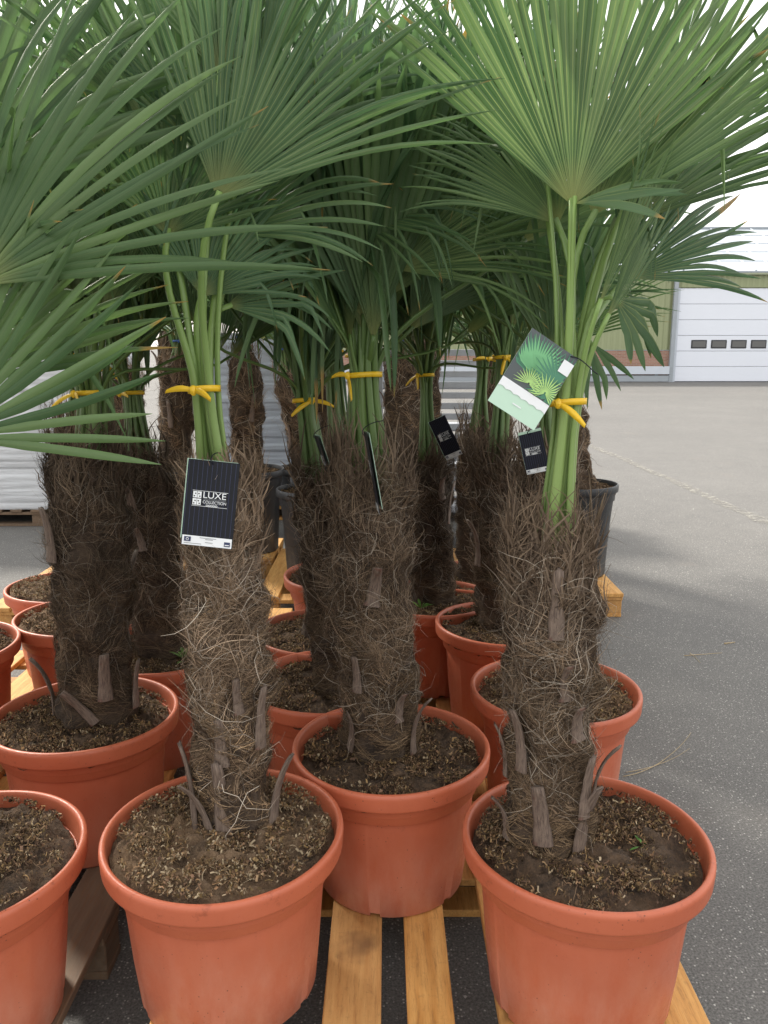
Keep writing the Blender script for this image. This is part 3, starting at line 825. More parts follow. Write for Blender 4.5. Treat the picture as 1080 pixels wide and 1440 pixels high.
# ------------------------------------------------------------------ fronds
def blade_mesh(rng, hast, a, nvec, R, S=1.9, n=38, split=.5, cup=.3, droop=.25, heavy=.08, age=0., origin=(0, 0, 0), fold=.5, asym=0., rib=.5, gapk=1.0, twist=.45, tp=2.4, sidek=.42):
    a = nrm(a); nv = nrm(np.asarray(nvec) - np.dot(nvec, a) * a); b = np.cross(a, nv)
    K = 10
    tt = np.concatenate([np.linspace(.025, split, 4), np.linspace(split, 1, K - 3)[1:]])
    dphi = 2 * S / n
    phi = (np.arange(n) - (n - 1) / 2) * dphi + asym
    L = R * (1 - sidek * np.clip(np.abs(phi) / 1.8, 0, 1) ** 1.4) * rng.uniform(.90, 1.05, n)
    phi = phi + rng.normal(0, .10, n) * dphi
    sub = rng.normal(0, .03, n)
    wph = rng.uniform(0, 6.28, 2); wamp = rng.uniform(.05, .22); bendk = rng.normal(-.12, .22)
    d0 = np.cos(phi)[:, None] * a + np.sin(phi)[:, None] * b + (cup * np.abs(np.sin(phi / 2)) ** 1.4)[:, None] * nv
    d0 = nrm(d0)
    e0 = -np.sin(phi)[:, None] * a + np.cos(phi)[:, None] * b
    e0 = nrm(e0 - (e0 * d0).sum(1, keepdims=True) * d0)
    n0 = np.cross(d0, e0); n0 *= np.sign((n0 @ nv))[:, None] + (n0 @ nv == 0)[:, None]
    k = droop * rng.uniform(.4, 1.5, n)
    hv = rng.random(n) < heavy
    k = np.where(hv, rng.uniform(1.2, 6.0, n), k)
    kst = np.where(hv, rng.uniform(.45, .75, n), .35)
    kex = np.where(hv, .55, 1.3)
    lat = rng.normal(0, .15, n)
    nr_ = rng.normal(0, .16, n)
    P = np.zeros((n, K, 3)); D = np.zeros((n, K, 3))
    cur = np.zeros((n, 3)); prev = 0
    g = np.array([0, 0, -1.])
    for i, t in enumerate(tt):
        s = np.clip((t - kst) / (1 - kst), 0, 1)
        u = max(0, (t - split) / (1 - split))
        d = nrm(d0 + g * (k * s ** kex)[:, None] + e0 * ((lat + sub) * u)[:, None] + n0 * (nr_ * u + t * (wamp * np.sin(2.1 * phi + wph[0]) + .5 * wamp * np.sin(5 * phi + wph[1])) + bendk * t ** 1.5)[:, None])
        cur = cur + d * ((t - prev) * L)[:, None]; prev = t
        P[:, i] = cur; D[:, i] = d
    fr = rng.uniform(.7, 1.3, n) * fold
    om = rng.normal(0, twist, n)
    V = np.zeros((n, K, 3, 3)); UV = np.zeros((n, K, 3, 2))
    for i, t in enumerate(tt):
        u = max(0, (t - split) / (1 - split))
        if t <= split + 1e-6: hw = t * L * dphi / 2 * 1.02; f = np.full(n, fold)
        else:
            hw = split * L * dphi / 2 * 1.02 * max(.05, (1 + .15 * u) * (1 - u ** tp)) * gapk; f = fold + (fr - fold) * u + .25 * u
        e = nrm(e0 - (e0 * D[:, i]).sum(1, keepdims=True) * D[:, i]); nn = np.cross(D[:, i], e)
        nn *= np.where((nn * n0).sum(1) < 0, -1, 1)[:, None]
        if u > 0:
            cw, sw = np.cos(om * u)[:, None], np.sin(om * u)[:, None]
            e, nn = e * cw + nn * sw, nn * cw - e * sw
        h = (hw * f)[:, None] * nn
        V[:, i, 0] = P[:, i] - e * hw[:, None] * (1 if u == 0 else .92) - h * .5
        V[:, i, 1] = P[:, i] + h * .5
        V[:, i, 2] = P[:, i] + e * hw[:, None] * (1 if u == 0 else .92) - h * .5
        UV[:, i, 0] = (0, t); UV[:, i, 1] = (.5, t); UV[:, i, 2] = (1, t)
    V = V + np.asarray(hast) - np.asarray(origin)
    q = grid_quads(K, 3)
    Q = (np.arange(n)[:, None, None] * K * 3 + q[None]).reshape(-1, 4)
    dry = np.where(rng.random(n) < .3, rng.uniform(-.02, .05, n), rng.uniform(-.12, -.03, n)) + (rng.random(n) < .008) * .2
    C = np.repeat(np.c_[rng.random(n), np.full(n, age), dry, np.full(n, rib)], K * 3, 0)
    # orient faces so that their normal follows nv
    p0 = V.reshape(-1, 3)[Q[0]]
    if np.dot(np.cross(p0[1] - p0[0], p0[2] - p0[0]), nv) < 0: Q = Q[:, ::-1]
    return np_mesh('frond', V.reshape(-1, 3), Q, uv=UV.reshape(-1, 2), colr=C, smooth=False)

def bez(p0, p1, p2, p3, n):
    t = np.linspace(0, 1, n)[:, None]
    return (1 - t) ** 3 * p0 + 3 * (1 - t) ** 2 * t * p1 + 3 * (1 - t) * t ** 2 * p2 + t ** 3 * p3

def petiole_mesh(base, tie, hast, a, bvec, origin, r0=.0125, r1=.0075):
    base, tie, hast, a = map(np.asarray, (base, tie, hast, a))
    l1, l2 = np.linalg.norm(tie - base), np.linalg.norm(hast - tie)
    dm = nrm(nrm(tie - base) + .6 * nrm(hast - tie))
    A = bez(base, base + nrm(tie - base) * l1 * .4, tie - dm * l1 * .35, tie, 6)
    B = bez(tie, tie + dm * l2 * .35, hast - nrm(a) * l2 * .35, hast + nrm(a) * .012, 9)
    P = np.vstack([A, B[1:]]) - np.asarray(origin)
    r = np.linspace(r0, r1, len(P)); r[0] *= 1.25
    V, Q, T, uv = tube(P, r, 8, .62, bvec)
    return poly_mesh('petiole', V, [Q, T], uv=uv)

def tie_mesh(c, r, origin, rng, axis=(0, 0, 1), tails=True, h=.012, front=None):
    """flat ribbon band with knot and two tails"""
    c = np.asarray(c) - np.asarray(origin)
    n = 28; th = np.linspace(0, 2 * math.pi, n, endpoint=False)
    rr = r * (1 + .08 * np.cos(3 * th + rng.uniform(0, 6))) 
    rows = []
    for z, e in ((-h / 2, 0), (h / 2, 0), (h / 2, .0014), (-h / 2, .0014)):
        zz = c[2] + z + .004 * np.cos(th + 1.0)
        rows.append(np.c_[c[0] + (rr + e) * np.cos(th), c[1] + (rr + e) * np.sin(th), zz])
    rows.append(rows[0])
    V = np.vstack(rows); Q = grid_quads(5, n, True)
    band = np_mesh('tie', V, Q[:, ::-1])
    fa = front if front is not None else rng.uniform(-2.2, -1.0)
    k = c + np.array([math.cos(fa) * (r + .006), math.sin(fa) * (r + .006), 0])
    tl = []
    for s in (-1, 1):
        L = rng.uniform(.035, .075); m = 6
        t = np.linspace(0, 1, m)
        tang = np.array([-math.sin(fa), math.cos(fa), 0]) * s
        dirv = tang * rng.uniform(.3, 1) + np.array([0, 0, rng.uniform(-1.1, .5)]) + np.array([math.cos(fa), math.sin(fa), 0]) * .25
        dirv = nrm(dirv)
        P = k + dirv * (t * L)[:, None] + np.array([0, 0, -.02]) * (t ** 2)[:, None]
        wv = nrm(np.cross(dirv, [math.cos(fa), math.sin(fa), .3])) * .0055
        o = np.array([math.cos(fa), math.sin(fa), 0]) * .0008
        tw = (.55 + .6 * np.sin(t * 3))[:, None]
        V = np.vstack([P - wv * tw, P + wv * tw, P + wv * tw + o, P - wv * tw + o, P - wv * tw])
        tl.append(np_mesh('tail', V, grid_quads(5, m), smooth=False))
    bm = bmesh.new(); bmesh.ops.create_icosphere(bm, subdivisions=2, radius=.009)
    for v in bm.verts:
        v.co = Vector((v.co.x * .8, v.co.y * .8, v.co.z * 1.1)) * (1 + .25 * mnoise.noise(v.co * 160)) + Vector(k)
    me = bpy.data.meshes.new('knot'); bm.to_mesh(me); bm.free()
    return band, me, tl

PALMS = {}
PALM_GROUP = 'palms in pots standing on pallets'
def make_palm(key, label, x, y, deck=DECK, pot='t', pv=0, soil=0, chips=None, fill=.032, base=(0, 0), top=None, r=.09, tie=None,
              fib=5100, wk=1.0, tan=.5, generic=12, spread=(.10, .42), rise=(.10, .62), Rr=(.46, .62), tiecol='yellow', tier=.032,
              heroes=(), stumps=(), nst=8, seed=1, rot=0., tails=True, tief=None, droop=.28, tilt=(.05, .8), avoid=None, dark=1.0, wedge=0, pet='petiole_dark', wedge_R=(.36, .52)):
    rng = np.random.default_rng(seed * 17 + 5)
    org = np.array([x, y, deck])
    root = link('potted_palm', None, loc=org, label=label, cat='palm', group=PALM_GROUP)
    H = .36 if pot in ('t', 'E') else .55
    po = link('pot', POTS[pot][pv % len(POTS[pot])], M['terracotta' if pot in ('t', 'E') else 'blackpot'], root, (0, 0, 0)); po.rotation_euler = (0, 0, rot)
    sz = H - fill
    sk = 1.0 if pot != 'b' else .975
    so = link('soil', SOILS[soil % 5], M['soil_tan' if key in ('A', 'H', 'G', 'O') else 'soil'], root, (0, 0, sz)); so.rotation_euler = (0, 0, rot * 2 + seed); so.scale = (sk, sk, 1)
    ch = link('mulch', CHIPS[(soil if chips is None else chips) % 5], M['chips'], so, (0, 0, 0), kind='stuff')
    b = np.array([base[0], base[1], sz])               # local trunk foot
    tp = np.asarray(top) - org                          # local trunk top
    Ht = tp[2] - b[2]
    lean = (tp[:2] - b[:2]) / Ht
    tr = link('trunk', trunk_core(r, Ht, seed, lean), M['trunk'], root, b)
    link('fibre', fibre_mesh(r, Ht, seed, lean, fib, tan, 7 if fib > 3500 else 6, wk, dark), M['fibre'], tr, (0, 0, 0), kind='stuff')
    # old leaf bases
    st = list(stumps)
    for i in range((nst + 1) // 2):
        st.append((rng.uniform(0, 360), Ht * rng.uniform(.0, .75), int(rng.integers(0, 5)), rng.uniform(.75, 1.1), rng.uniform(-.2, .2)))
    for deg, z, v, sc, roll in st:
        a = R_(deg)
        rr = float(trunk_radius(np.array(max(z, 0)), np.array(a), Ht, r, seed)) + .005
        o = link('leaf_base', STUMPS[v], M['stump'], tr, (rr * math.cos(a) + lean[0] * z, rr * math.sin(a) + lean[1] * z, z))
        o.rotation_euler = (roll, 0, a); o.scale = (sc * 1.15,) * 3
    tiep = np.asarray(tie)
    topw = np.asarray(top)
    # generic crown
    fr = []
    ga = rng.uniform(0, 6.28)
    for i in range(generic):
        az = ga + i * 2.39996 + rng.normal(0, .2)
        q = (i + .5) / generic
        out = np.array([math.cos(az), math.sin(az), 0])
        if avoid is not None:
            ang = (math.degrees(az) - avoid[0] + 180) % 360 - 180
            if abs(ang) < avoid[1]: continue
        tl = tilt[0] + (tilt[1] - tilt[0]) * q * rng.uniform(.7, 1.2)
        sp = spread[0] + (spread[1] - spread[0]) * q * rng.uniform(.6, 1.15)
        hz = rise[1] + (rise[0] - rise[1]) * q * rng.uniform(.8, 1.15)
        h = tiep + out * sp + np.array([0, 0, hz])
        a_ = np.array([0, 0, 1.]) * math.cos(tl) + out * math.sin(tl)
        nv = -out * math.cos(tl) + np.array([0, 0, 1.]) * math.sin(tl)
        tw = rng.normal(0, .6); bb = np.cross(a_, nv)
        nv = nv * math.cos(tw) + bb * math.sin(tw)
        fr.append(dict(h=h, a=a_, n=nv, R=rng.uniform(*Rr), S=rng.uniform(.65, 1.2), cup=rng.uniform(.25, .8), droop=droop * rng.uniform(.6, 1.5), heavy=rng.uniform(.04, .2), age=rng.random(), out=out, nseg=int(rng.integers(24, 31)), split=rng.uniform(.26, .42)))
    for i in range(wedge):                       # still-folded fans standing straight up out of the tie
        az = rng.uniform(0, 6.28); out = np.array([math.cos(az), math.sin(az), 0]); tl = rng.uniform(.05, .42)
        a_ = np.array([0, 0, 1.]) * math.cos(tl) + out * math.sin(tl)
        nv = -out * math.cos(tl) + np.array([0, 0, 1.]) * math.sin(tl); tw = rng.normal(0, .5); nv = nv * math.cos(tw) + np.cross(a_, nv) * math.sin(tw)
        fr.append(dict(h=tiep + out * rng.uniform(.02, .06) + np.array([0, 0, rng.uniform(.03, .24)]), a=a_, n=nv, R=rng.uniform(*wedge_R), S=rng.uniform(.35, .72), cup=rng.uniform(.4, .9),
                       droop=rng.uniform(.05, .3), heavy=rng.uniform(.05, .3), age=rng.random(), out=out, nseg=int(rng.integers(14, 21)), split=rng.uniform(.5, .68), rib=.1, tp=3.2))
    for hspec in heroes:
        d = dict(S=1.8, cup=.25, droop=.2, heavy=.06, age=rng.random(), nseg=40); d.update(hspec)
        o_ = np.asarray(d['h']) - tiep; o_[2] = 0
        d['out'] = nrm(o_) if np.linalg.norm(o_) > .01 else np.array([0, -1, 0.])
        fr.append(d)
    for i, d in enumerate(fr):
        bl = blade_mesh(rng, d['h'], d['a'], d['n'], d['R'], d['S'], d['nseg'], d.get('split', .48), d['cup'], d['droop'], d['heavy'], d['age'], org, d.get('fold', rng.uniform(.6, 1.0)), d.get('asym', 0.), d.get('rib', rng.uniform(.15, .8)), d.get('gapk', .95), d.get('twist', .45), d.get('tp', rng.uniform(2.2, 3.4)), d.get('sidek', .42))
        fo = link('frond', bl, M['leaf'], root, (0, 0, 0))
        outv = d['out']
        j = d.get('pj'); 
        if j is None: j = rng.uniform(.35, 1.0)
        bw = topw + outv * r * .55 * j + np.array([0, 0, -.05]) + rng.normal(0, .006, 3)
        tw_ = tiep + outv * tier * .72 * j + rng.normal(0, .003, 3)
        if 'base' in d: bw = np.asarray(d['base'])
        if 'tie' in d: tw_ = np.asarray(d['tie'])
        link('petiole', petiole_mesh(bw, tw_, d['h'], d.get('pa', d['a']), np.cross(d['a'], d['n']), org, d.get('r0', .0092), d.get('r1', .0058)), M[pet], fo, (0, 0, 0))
    if tiecol:
        band, kn, tls = tie_mesh(tiep, tier, org, rng, front=tief)
        to = link('tie_ribbon', band, M[tiecol], root, (0, 0, 0))
        link('knot', kn, M[tiecol], to, (0, 0, 0))
        if tails:
            for t in tls: link('ribbon_tail', t, M[tiecol], to, (0, 0, 0))
    PALMS[key] = root
    return root

RIM = DECK + .36
def rimpos(u, v, z=RIM):
    p = onz(u, v, z); return float(p[0]), float(p[1])
def hero(u, v, y, ang, R, ty=0., nx=0., nz=.15, flip=False, **kw):
    """fan whose hub is seen at (u,v), standing at distance y; ang = its axis in the picture plane"""
    a = nrm([math.cos(R_(ang)), ty, math.sin(R_(ang))])
    n = np.array([nx, -1, nz]) * (-1 if flip else 1)
    return dict(h=ony(u, v, y), a=a, n=n, R=R, **kw)

# --- front row and the palms that show largest
ax, ay = rimpos(315, 1162)
make_palm('A', 'palm in terracotta pot with pale straw mulch, a black card hanging on its thin trunk', ax, ay, pv=0, soil=0, fill=.024, base=(.012, .06), top=ony(311, 700, ay + .055), r=.073,
          tie=ony(288, 548, ay + .03), fib=15000, tan=.95, dark=1.1, wedge=0, pet='petiole', generic=8, spread=(.05, .2), rise=(.36, .62), Rr=(.42, .55), tilt=(.05, .5), tier=.029, tief=R_(-115), seed=3, rot=.3, avoid=(-90, 75), nst=5,
          stumps=[(-160, .0, 4, 1.15, .0), (-20, -.01, 0, 1.1, -.1), (-120, .0, 2, .75, .3), (-95, .17, 1, .8, 0), (-38, .20, 4, .8, 0), (-65, .28, 1, .6, .1)],
          heroes=[hero(305, 278, ay - .05, 64, .56, ty=.08, S=.85, cup=.10, droop=.20, fold=.8, tp=3, heavy=.05, pj=1, age=.5, nseg=28, split=.36, rib=.6),
                  hero(283, 416, ay + .04, 66, .27, ty=.1, S=1.1, nseg=28, split=.55, rib=.5, cup=.1, droop=.45, heavy=.15, age=.9, pj=.9),
                  hero(235, 330, ay + .04, 75, .30, ty=.15, S=1.2, nseg=28, cup=.3, age=.4, pj=1),
                  hero(265, 200, ay + .10, 108, .48, ty=.15, S=1.1, nseg=28, cup=.3, age=.4),
                  hero(345, 225, ay + .12, 75, .46, ty=.25, S=1.0, nseg=28, cup=.4, age=.6),
                  hero(318, 330, ay + .08, 30, .34, ty=-.1, nz=.6, S=.7, cup=.3, droop=.5, heavy=.3, age=.5, nseg=18),
                  hero(318, 430, ay + .06, 10, .24, ty=.0, nz=.5, S=.6, cup=.4, droop=.9, heavy=.4, age=.8, nseg=10)])
bx_, by_ = rimpos(823, 1172)
make_palm('B', 'palm with long bright green stalks in clean terracotta pot with dark soil beside open asphalt', bx_, by_, pv=1, soil=1, fill=.03, base=(-.065, .03), top=ony(775, 770, by_ + .03), r=.081,
          tie=ony(797, 566, by_ + .01), fib=16000, tan=.35, dark=0.8, wedge=0, pet='petiole', generic=8, tilt=(.05, .4), spread=(.06, .2), rise=(.4, .62), Rr=(.36, .46), tier=.034, tief=R_(-125), seed=8, rot=1.2, avoid=(-45, 130), nst=5,
          stumps=[(-110, .04, 1, 1.0, .1), (-58, .0, 0, 1.05, -.05), (-25, .10, 2, .8, .1), (-165, .02, 3, .9, 0), (-60, .10, 4, .8, 0), (-70, .27, 3, .8, .2), (-175, .15, 0, .7, 0)],
          heroes=[hero(805, 289, by_ - .02, 90, .54, ty=.10, S=.92, sidek=.5, cup=.10, droop=.08, heavy=.02, age=.1, nseg=36, split=.62, pj=1, r1=.0068, rib=1.0, twist=.25, fold=.75),
                  hero(808, 286, by_ - .03, 10, .20, ty=-.9, nz=1.0, S=.5, cup=.3, droop=.2, heavy=0, age=.6, nseg=4, pj=.8, pa=np.array([0, 0, 1.])),
                  hero(833, 303, by_ + .03, 55, .54, ty=.25, nx=-.9, S=.8, cup=.3, droop=.15, age=.0, pj=1, r1=.0068, rib=.3),
                  hero(785, 315, by_ + .06, 116, .36, ty=.2, S=.9, cup=.35, droop=.25, age=.3),
                  hero(878, 392, by_ + .24, 48, .40, ty=.3, nx=-.3, nz=-.2, S=.85, cup=.1, droop=.15, heavy=.08, age=.9, split=.55, rib=.7, nseg=26),
                  hero(895, 310, by_ + .16, 44, .50, ty=.15, nx=-.4, S=.55, cup=.2, droop=.15, heavy=.06, age=.2, nseg=20, split=.35),
                  hero(930, 200, by_ + .22, 55, .50, ty=.2, nx=-.3, S=.75, cup=.2, droop=.2, heavy=.05, age=.1, nseg=22, split=.4),
                  hero(870, 300, by_ + .30, 62, .50, ty=.3, nx=-.5, S=1.0, cup=.3, age=.2, rib=.2),
                  hero(852, 450, by_ + .0, 63, .30, ty=.1, nx=1.2, S=.35, cup=.8, droop=.12, heavy=.1, age=.3, pj=1, nseg=14),
                  hero(842, 430, by_ - .04, 72, .32, ty=.0, nx=1.2, S=.3, cup=.8, droop=.1, heavy=.0, age=.2, pj=1, nseg=14),
                  hero(866, 420, by_ + .06, -40, .16, ty=.1, nz=.8, S=.9, cup=.4, droop=1.6, heavy=.4, age=.6, nseg=6),
                  hero(830, 480, by_ + .06, -65, .13, ty=.1, nz=.6, S=.6, cup=.4, droop=.8, heavy=.2, age=.6, nseg=5, pj=.9)])
cx_, cy_ = rimpos(550, 1045)
make_palm('C', 'palm in the middle terracotta pot with mossy dark soil and a thick shaggy trunk', cx_, cy_, pv=2, soil=2, fill=.038, base=(-.025, .03), top=ony(519, 655, cy_ + .03), r=.087,
          tie=ony(513, 528, cy_), fib=15000, tan=.3, dark=0.78, wedge=15, wedge_R=(.46, .64), generic=9, spread=(.08, .34), rise=(.25, .62), Rr=(.45, .56), tier=.038, tief=R_(-150), seed=12, rot=2.1, nst=5, avoid=(-90, 60),
          stumps=[(-150, .03, 0, .8, -.35), (-30, .02, 2, .9, .1), (-60, .12, 3, .8, .0), (-120, .2, 1, .7, 0)],
          heroes=[hero(520, 455, cy_ - .03, 86, .52, ty=.0, S=.5, cup=.7, droop=.1, age=.9, pj=1, nx=.4, nseg=34),
                  hero(500, 440, cy_ + .0, 100, .50, ty=.05, S=.55, cup=.7, droop=.15, age=.7, pj=1, nx=-.3, nseg=34),
                  hero(540, 420, cy_ + .0, 62, .54, ty=.0, S=.6, cup=.6, droop=.18, age=.3, nx=.5, nseg=34, pj=1),
                  hero(535, 340, cy_ + .06, 75, .56, ty=.1, S=.8, cup=.5, droop=.2, age=.5),
                  hero(480, 350, cy_ + .02, 108, .48, ty=.0, S=1.2, cup=.5, droop=.5, heavy=.25, age=.4),
                  hero(560, 380, cy_ - .06, 40, .42, ty=-.1, S=.9, cup=.5, droop=.5, heavy=.2, age=.1),
                  hero(480, 300, cy_ - .02, 20, .40, ty=-.2, nz=.6, S=1.0, cup=.4, droop=.8, heavy=.35, age=.6)])
dx_, dy_ = rimpos(119, 1000)
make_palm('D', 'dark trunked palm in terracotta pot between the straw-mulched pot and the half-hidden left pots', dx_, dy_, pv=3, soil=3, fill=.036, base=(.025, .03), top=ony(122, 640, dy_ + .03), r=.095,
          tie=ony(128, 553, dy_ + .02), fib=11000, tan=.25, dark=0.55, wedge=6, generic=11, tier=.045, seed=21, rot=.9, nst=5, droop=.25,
          stumps=[(-60, .10, 1, 1.0, .0), (-75, .03, 0, .8, .6), (-175, .02, 2, .9, 0), (-15, .05, 4, .8, 0)],
          heroes=[hero(150, 440, dy_ - .03, 80, .5, S=.8, cup=.6, age=.2), hero(100, 430, dy_, 105, .5, S=.9, cup=.6, age=.1)])
ex_, ey_ = rimpos(-72, 1205)
make_palm('E', 'palm in dented terracotta pot whose big fronds reach over from beside the darkened pallet', ex_, ey_, pot='E', soil=1, fill=.02, base=(-.07, .02), top=ony(-140, 700, ey_ + .02), r=.075,
          tie=ony(-120, 560, ey_ + .02), fib=4250, generic=7, spread=(.08, .3), rise=(.3, .6), tier=.04, seed=31, rot=0, nst=4, avoid=(-20, 80),
          heroes=[hero(-35, 402, ey_ - .10, 54, .60, ty=.0, S=.88, cup=.12, droop=.10, heavy=.05, age=.15, nseg=22, split=.33, fold=.5, pj=1, rib=.10, twist=.25, tp=3.6, gapk=1.0, sidek=.2),
                  hero(-75, 615, ey_ - .08, 38, .43, ty=-.02, S=.82, cup=.15, droop=.06, heavy=.08, age=.25, nseg=15, split=.36, fold=.5, pj=1, rib=.10, twist=.35, tp=3.6, gapk=1.0, sidek=.2),
                  hero(-60, 300, ey_ + .05, 78, .6, ty=.1, S=1.0, cup=.25, age=.3, pj=1, nseg=24, rib=.15),
                  hero(-50, 540, ey_ + .0, 48, .42, ty=.1, S=.7, cup=.3, age=.1, pj=1, nseg=20, rib=.1)])
make_palm('E2', 'added off-frame palm in terracotta pot on the dark aged pallet, beyond the dented pot', -1.46, 1.62, pv=2, soil=2, top=(-1.46, 1.62, 1.15), r=.085, tie=(-1.46, 1.62, 1.38), fib=1800, generic=14, wedge=4, tier=.04, seed=33, wk=1.6)  # off-frame continuation of the stock, added to shade the left pots
make_palm('E3', 'added off-frame palm in terracotta pot at the far corner of the dark aged pallet', -1.48, 2.08, pv=1, soil=4, top=(-1.48, 2.08, 1.15), r=.085, tie=(-1.48, 2.08, 1.38), fib=1800, generic=14, wedge=4, tier=.04, seed=35, wk=1.6)  # second off-frame palm, likewise added for its shade
# --- second row
ox_, oy_ = rimpos(780, 965)
make_palm('O', 'palm in salmon-lit terracotta pot standing right behind the long-stalked palm', ox_, oy_, pv=0, soil=4, fill=.035, base=(-.03, .0), top=ony(772, 640, oy_), r=.08, tie=ony(770, 520, oy_), fib=5440, dark=0.7, wedge=6, generic=12, tier=.04, seed=41, rot=.6, wk=1.3, avoid=(-20, 110))
jx_, jy_ = rimpos(462, 955)
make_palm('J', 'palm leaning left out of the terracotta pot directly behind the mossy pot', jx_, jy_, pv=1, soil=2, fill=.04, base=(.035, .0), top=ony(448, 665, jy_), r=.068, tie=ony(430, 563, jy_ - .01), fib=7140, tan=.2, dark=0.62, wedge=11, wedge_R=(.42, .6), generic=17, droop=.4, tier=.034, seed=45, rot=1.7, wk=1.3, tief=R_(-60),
          heroes=[hero(405, 440, jy_, 100, .42, S=.8, cup=.6, age=.0, pj=1), hero(440, 430, jy_ + .02, 85, .46, S=.8, cup=.6, age=.0, pj=1)])
fx_, fy_ = rimpos(222, 908)
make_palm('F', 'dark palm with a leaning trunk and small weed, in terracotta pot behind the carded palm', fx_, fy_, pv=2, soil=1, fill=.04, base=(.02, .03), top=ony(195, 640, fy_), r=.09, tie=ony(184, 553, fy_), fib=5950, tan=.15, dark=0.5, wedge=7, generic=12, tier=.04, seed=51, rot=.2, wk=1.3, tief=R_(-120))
ix_, iy_ = rimpos(-84, 905)
make_palm('I', 'palm in terracotta pot with reddish rim glimpsed beyond the dented pot', ix_, iy_, pv=3, soil=3, base=(-.03, 0), top=ony(-70, 620, iy_), r=.085, tie=ony(-70, 540, iy_), fib=3740, generic=10, tier=.04, seed=55, wk=1.3)
nx_, ny_ = rimpos(708, 873)
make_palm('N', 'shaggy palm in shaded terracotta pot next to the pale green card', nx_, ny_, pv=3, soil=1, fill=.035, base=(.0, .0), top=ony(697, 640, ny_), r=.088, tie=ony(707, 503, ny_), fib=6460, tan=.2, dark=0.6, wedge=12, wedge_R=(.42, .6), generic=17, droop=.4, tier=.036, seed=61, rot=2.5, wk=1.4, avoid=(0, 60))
kx_, ky_ = rimpos(455, 885)
make_palm('K', 'palm in terracotta pot tucked behind the left-leaning palm', kx_, ky_, pv=2, soil=3, base=(.02, .0), top=ony(478, 640, ky_), r=.085, tie=ony(468, 496, ky_), fib=4250, dark=0.7, wedge=8, generic=17, droop=.4, tier=.038, seed=65, wk=1.5)
gx_, gy_ = rimpos(118, 863)
make_palm('G', 'palm in glossy red terracotta pot with a thread of straw on its side', gx_, gy_, pv=1, soil=4, fill=.02, base=(.0, .0), top=ony(105, 590, gy_), r=.09, tie=ony(110, 500, gy_), fib=4250, tan=.5, dark=0.8, wedge=5, generic=11, tier=.04, seed=71, rot=1.1, wk=1.5)
mx_, my_ = rimpos(607, 838)
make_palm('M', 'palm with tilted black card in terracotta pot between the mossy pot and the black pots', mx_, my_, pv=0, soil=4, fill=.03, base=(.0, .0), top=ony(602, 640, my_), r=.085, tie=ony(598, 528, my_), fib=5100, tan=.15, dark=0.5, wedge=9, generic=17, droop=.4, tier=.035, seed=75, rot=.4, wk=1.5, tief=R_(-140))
# --- third row
hx_, hy_ = rimpos(96, 822)
make_palm('H', 'palm in terracotta pot heaped with tan soil in front of the white stack', hx_, hy_, pv=3, soil=0, fill=.012, base=(.08, .03), top=ony(150, 600, hy_), r=.088, tie=ony(150, 520, hy_), fib=3400, tan=.6, dark=0.9, wedge=4, generic=10, tier=.04, seed=81, wk=1.6)
lx_, ly_ = rimpos(478, 806)
make_palm('L', 'palm in dented-rim terracotta pot beside the bare sunlit pallet', lx_, ly_, pv=1, soil=3, base=(.02, 0), top=ony(500, 600, ly_), r=.085, tie=ony(500, 500, ly_), fib=3400, dark=0.8, wedge=6, generic=17, droop=.4, tier=.04, seed=85, wk=1.6)
px_, py_ = rimpos(665, 808)
make_palm('P', 'palm in small-looking terracotta pot wedged behind the shaggy palm', px_, py_, pv=2, soil=0, base=(0.02, 0), top=ony(672, 600, py_), r=.085, tie=ony(680, 505, py_), fib=3400, dark=0.8, wedge=6, generic=17, droop=.4, tier=.04, seed=88, wk=1.6)
# --- back rows in tall black pots
def back(key, label, x, y, tv, tiev, seed, deck=DECK, avoid=None, lean=0., r=.10, blue=True, gen=15, tall=0):
    top = np.array([x + lean, y, ony(540, tv, y)[2]]); ti = np.array([x + lean * 1.2, y, ony(540, tiev, y)[2]])
    make_palm(key, label, x, y, deck=deck, pot='b', pv=seed, soil=seed, fill=.04, top=top, r=r, tie=ti, fib=3000, tan=.8, generic=gen, tilt=(.05, 1.25), tier=.05, tiecol='blue' if blue else 'yellow', tails=False,
              seed=seed, wk=2.0, nst=5, wedge=5, wedge_R=(.45, .6), avoid=avoid, Rr=(.48, .60), spread=(.12, .55), rise=(.02, .8))
back('Q', 'sunlit palm in dusty black pot on the bare pallet', -.38, 4.62, 520, 490, 101, lean=-.14)
back('S', 'palm in clean tall black pot at the pallet corner on open asphalt', 1.15, 4.80, 560, 500, 102, lean=-.10, blue=False, avoid=(-10, 95))
back('T', 'blue-strapped palm in black pot behind the dusty one', -.90, 5.38, 490, 474, 103)
back('U', 'palm with pale shaggy trunk in black pot near the grey trays', .12, 5.0, 500, 480, 104, lean=-.02, blue=True)
back('V', 'palm in black pot between the grey trays and the clean black pot', .72, 5.27, 540, 500, 105, blue=False, avoid=(0, 50))
back('W', 'blue-strapped palm in black pot close to the white wrapped stack', -1.50, 4.75, 520, 500, 106)
back('R', 'palm in black pot just behind the pots heaped with tan soil', -1.40, 5.44, 500, 480, 110, lean=.05)
back('R2', 'palm in black pot hemmed in between the bluish stack and the blue-strapped palm', -.62, 6.45, 470, 440, 111, deck=0)
back('R3', 'palm in black pot standing close to the slats of the grey tray rack', .33, 6.35, 470, 440, 112, deck=0, blue=False)
back('X', 'tallest palm in a black pot at the back of the stock', -.45, 5.95, 440, 400, 107, deck=0, blue=False)
back('Y', 'palm in a black pot at the back, nearest the warehouse door', .80, 6.05, 450, 410, 108, deck=0, blue=False, avoid=(0, 60))
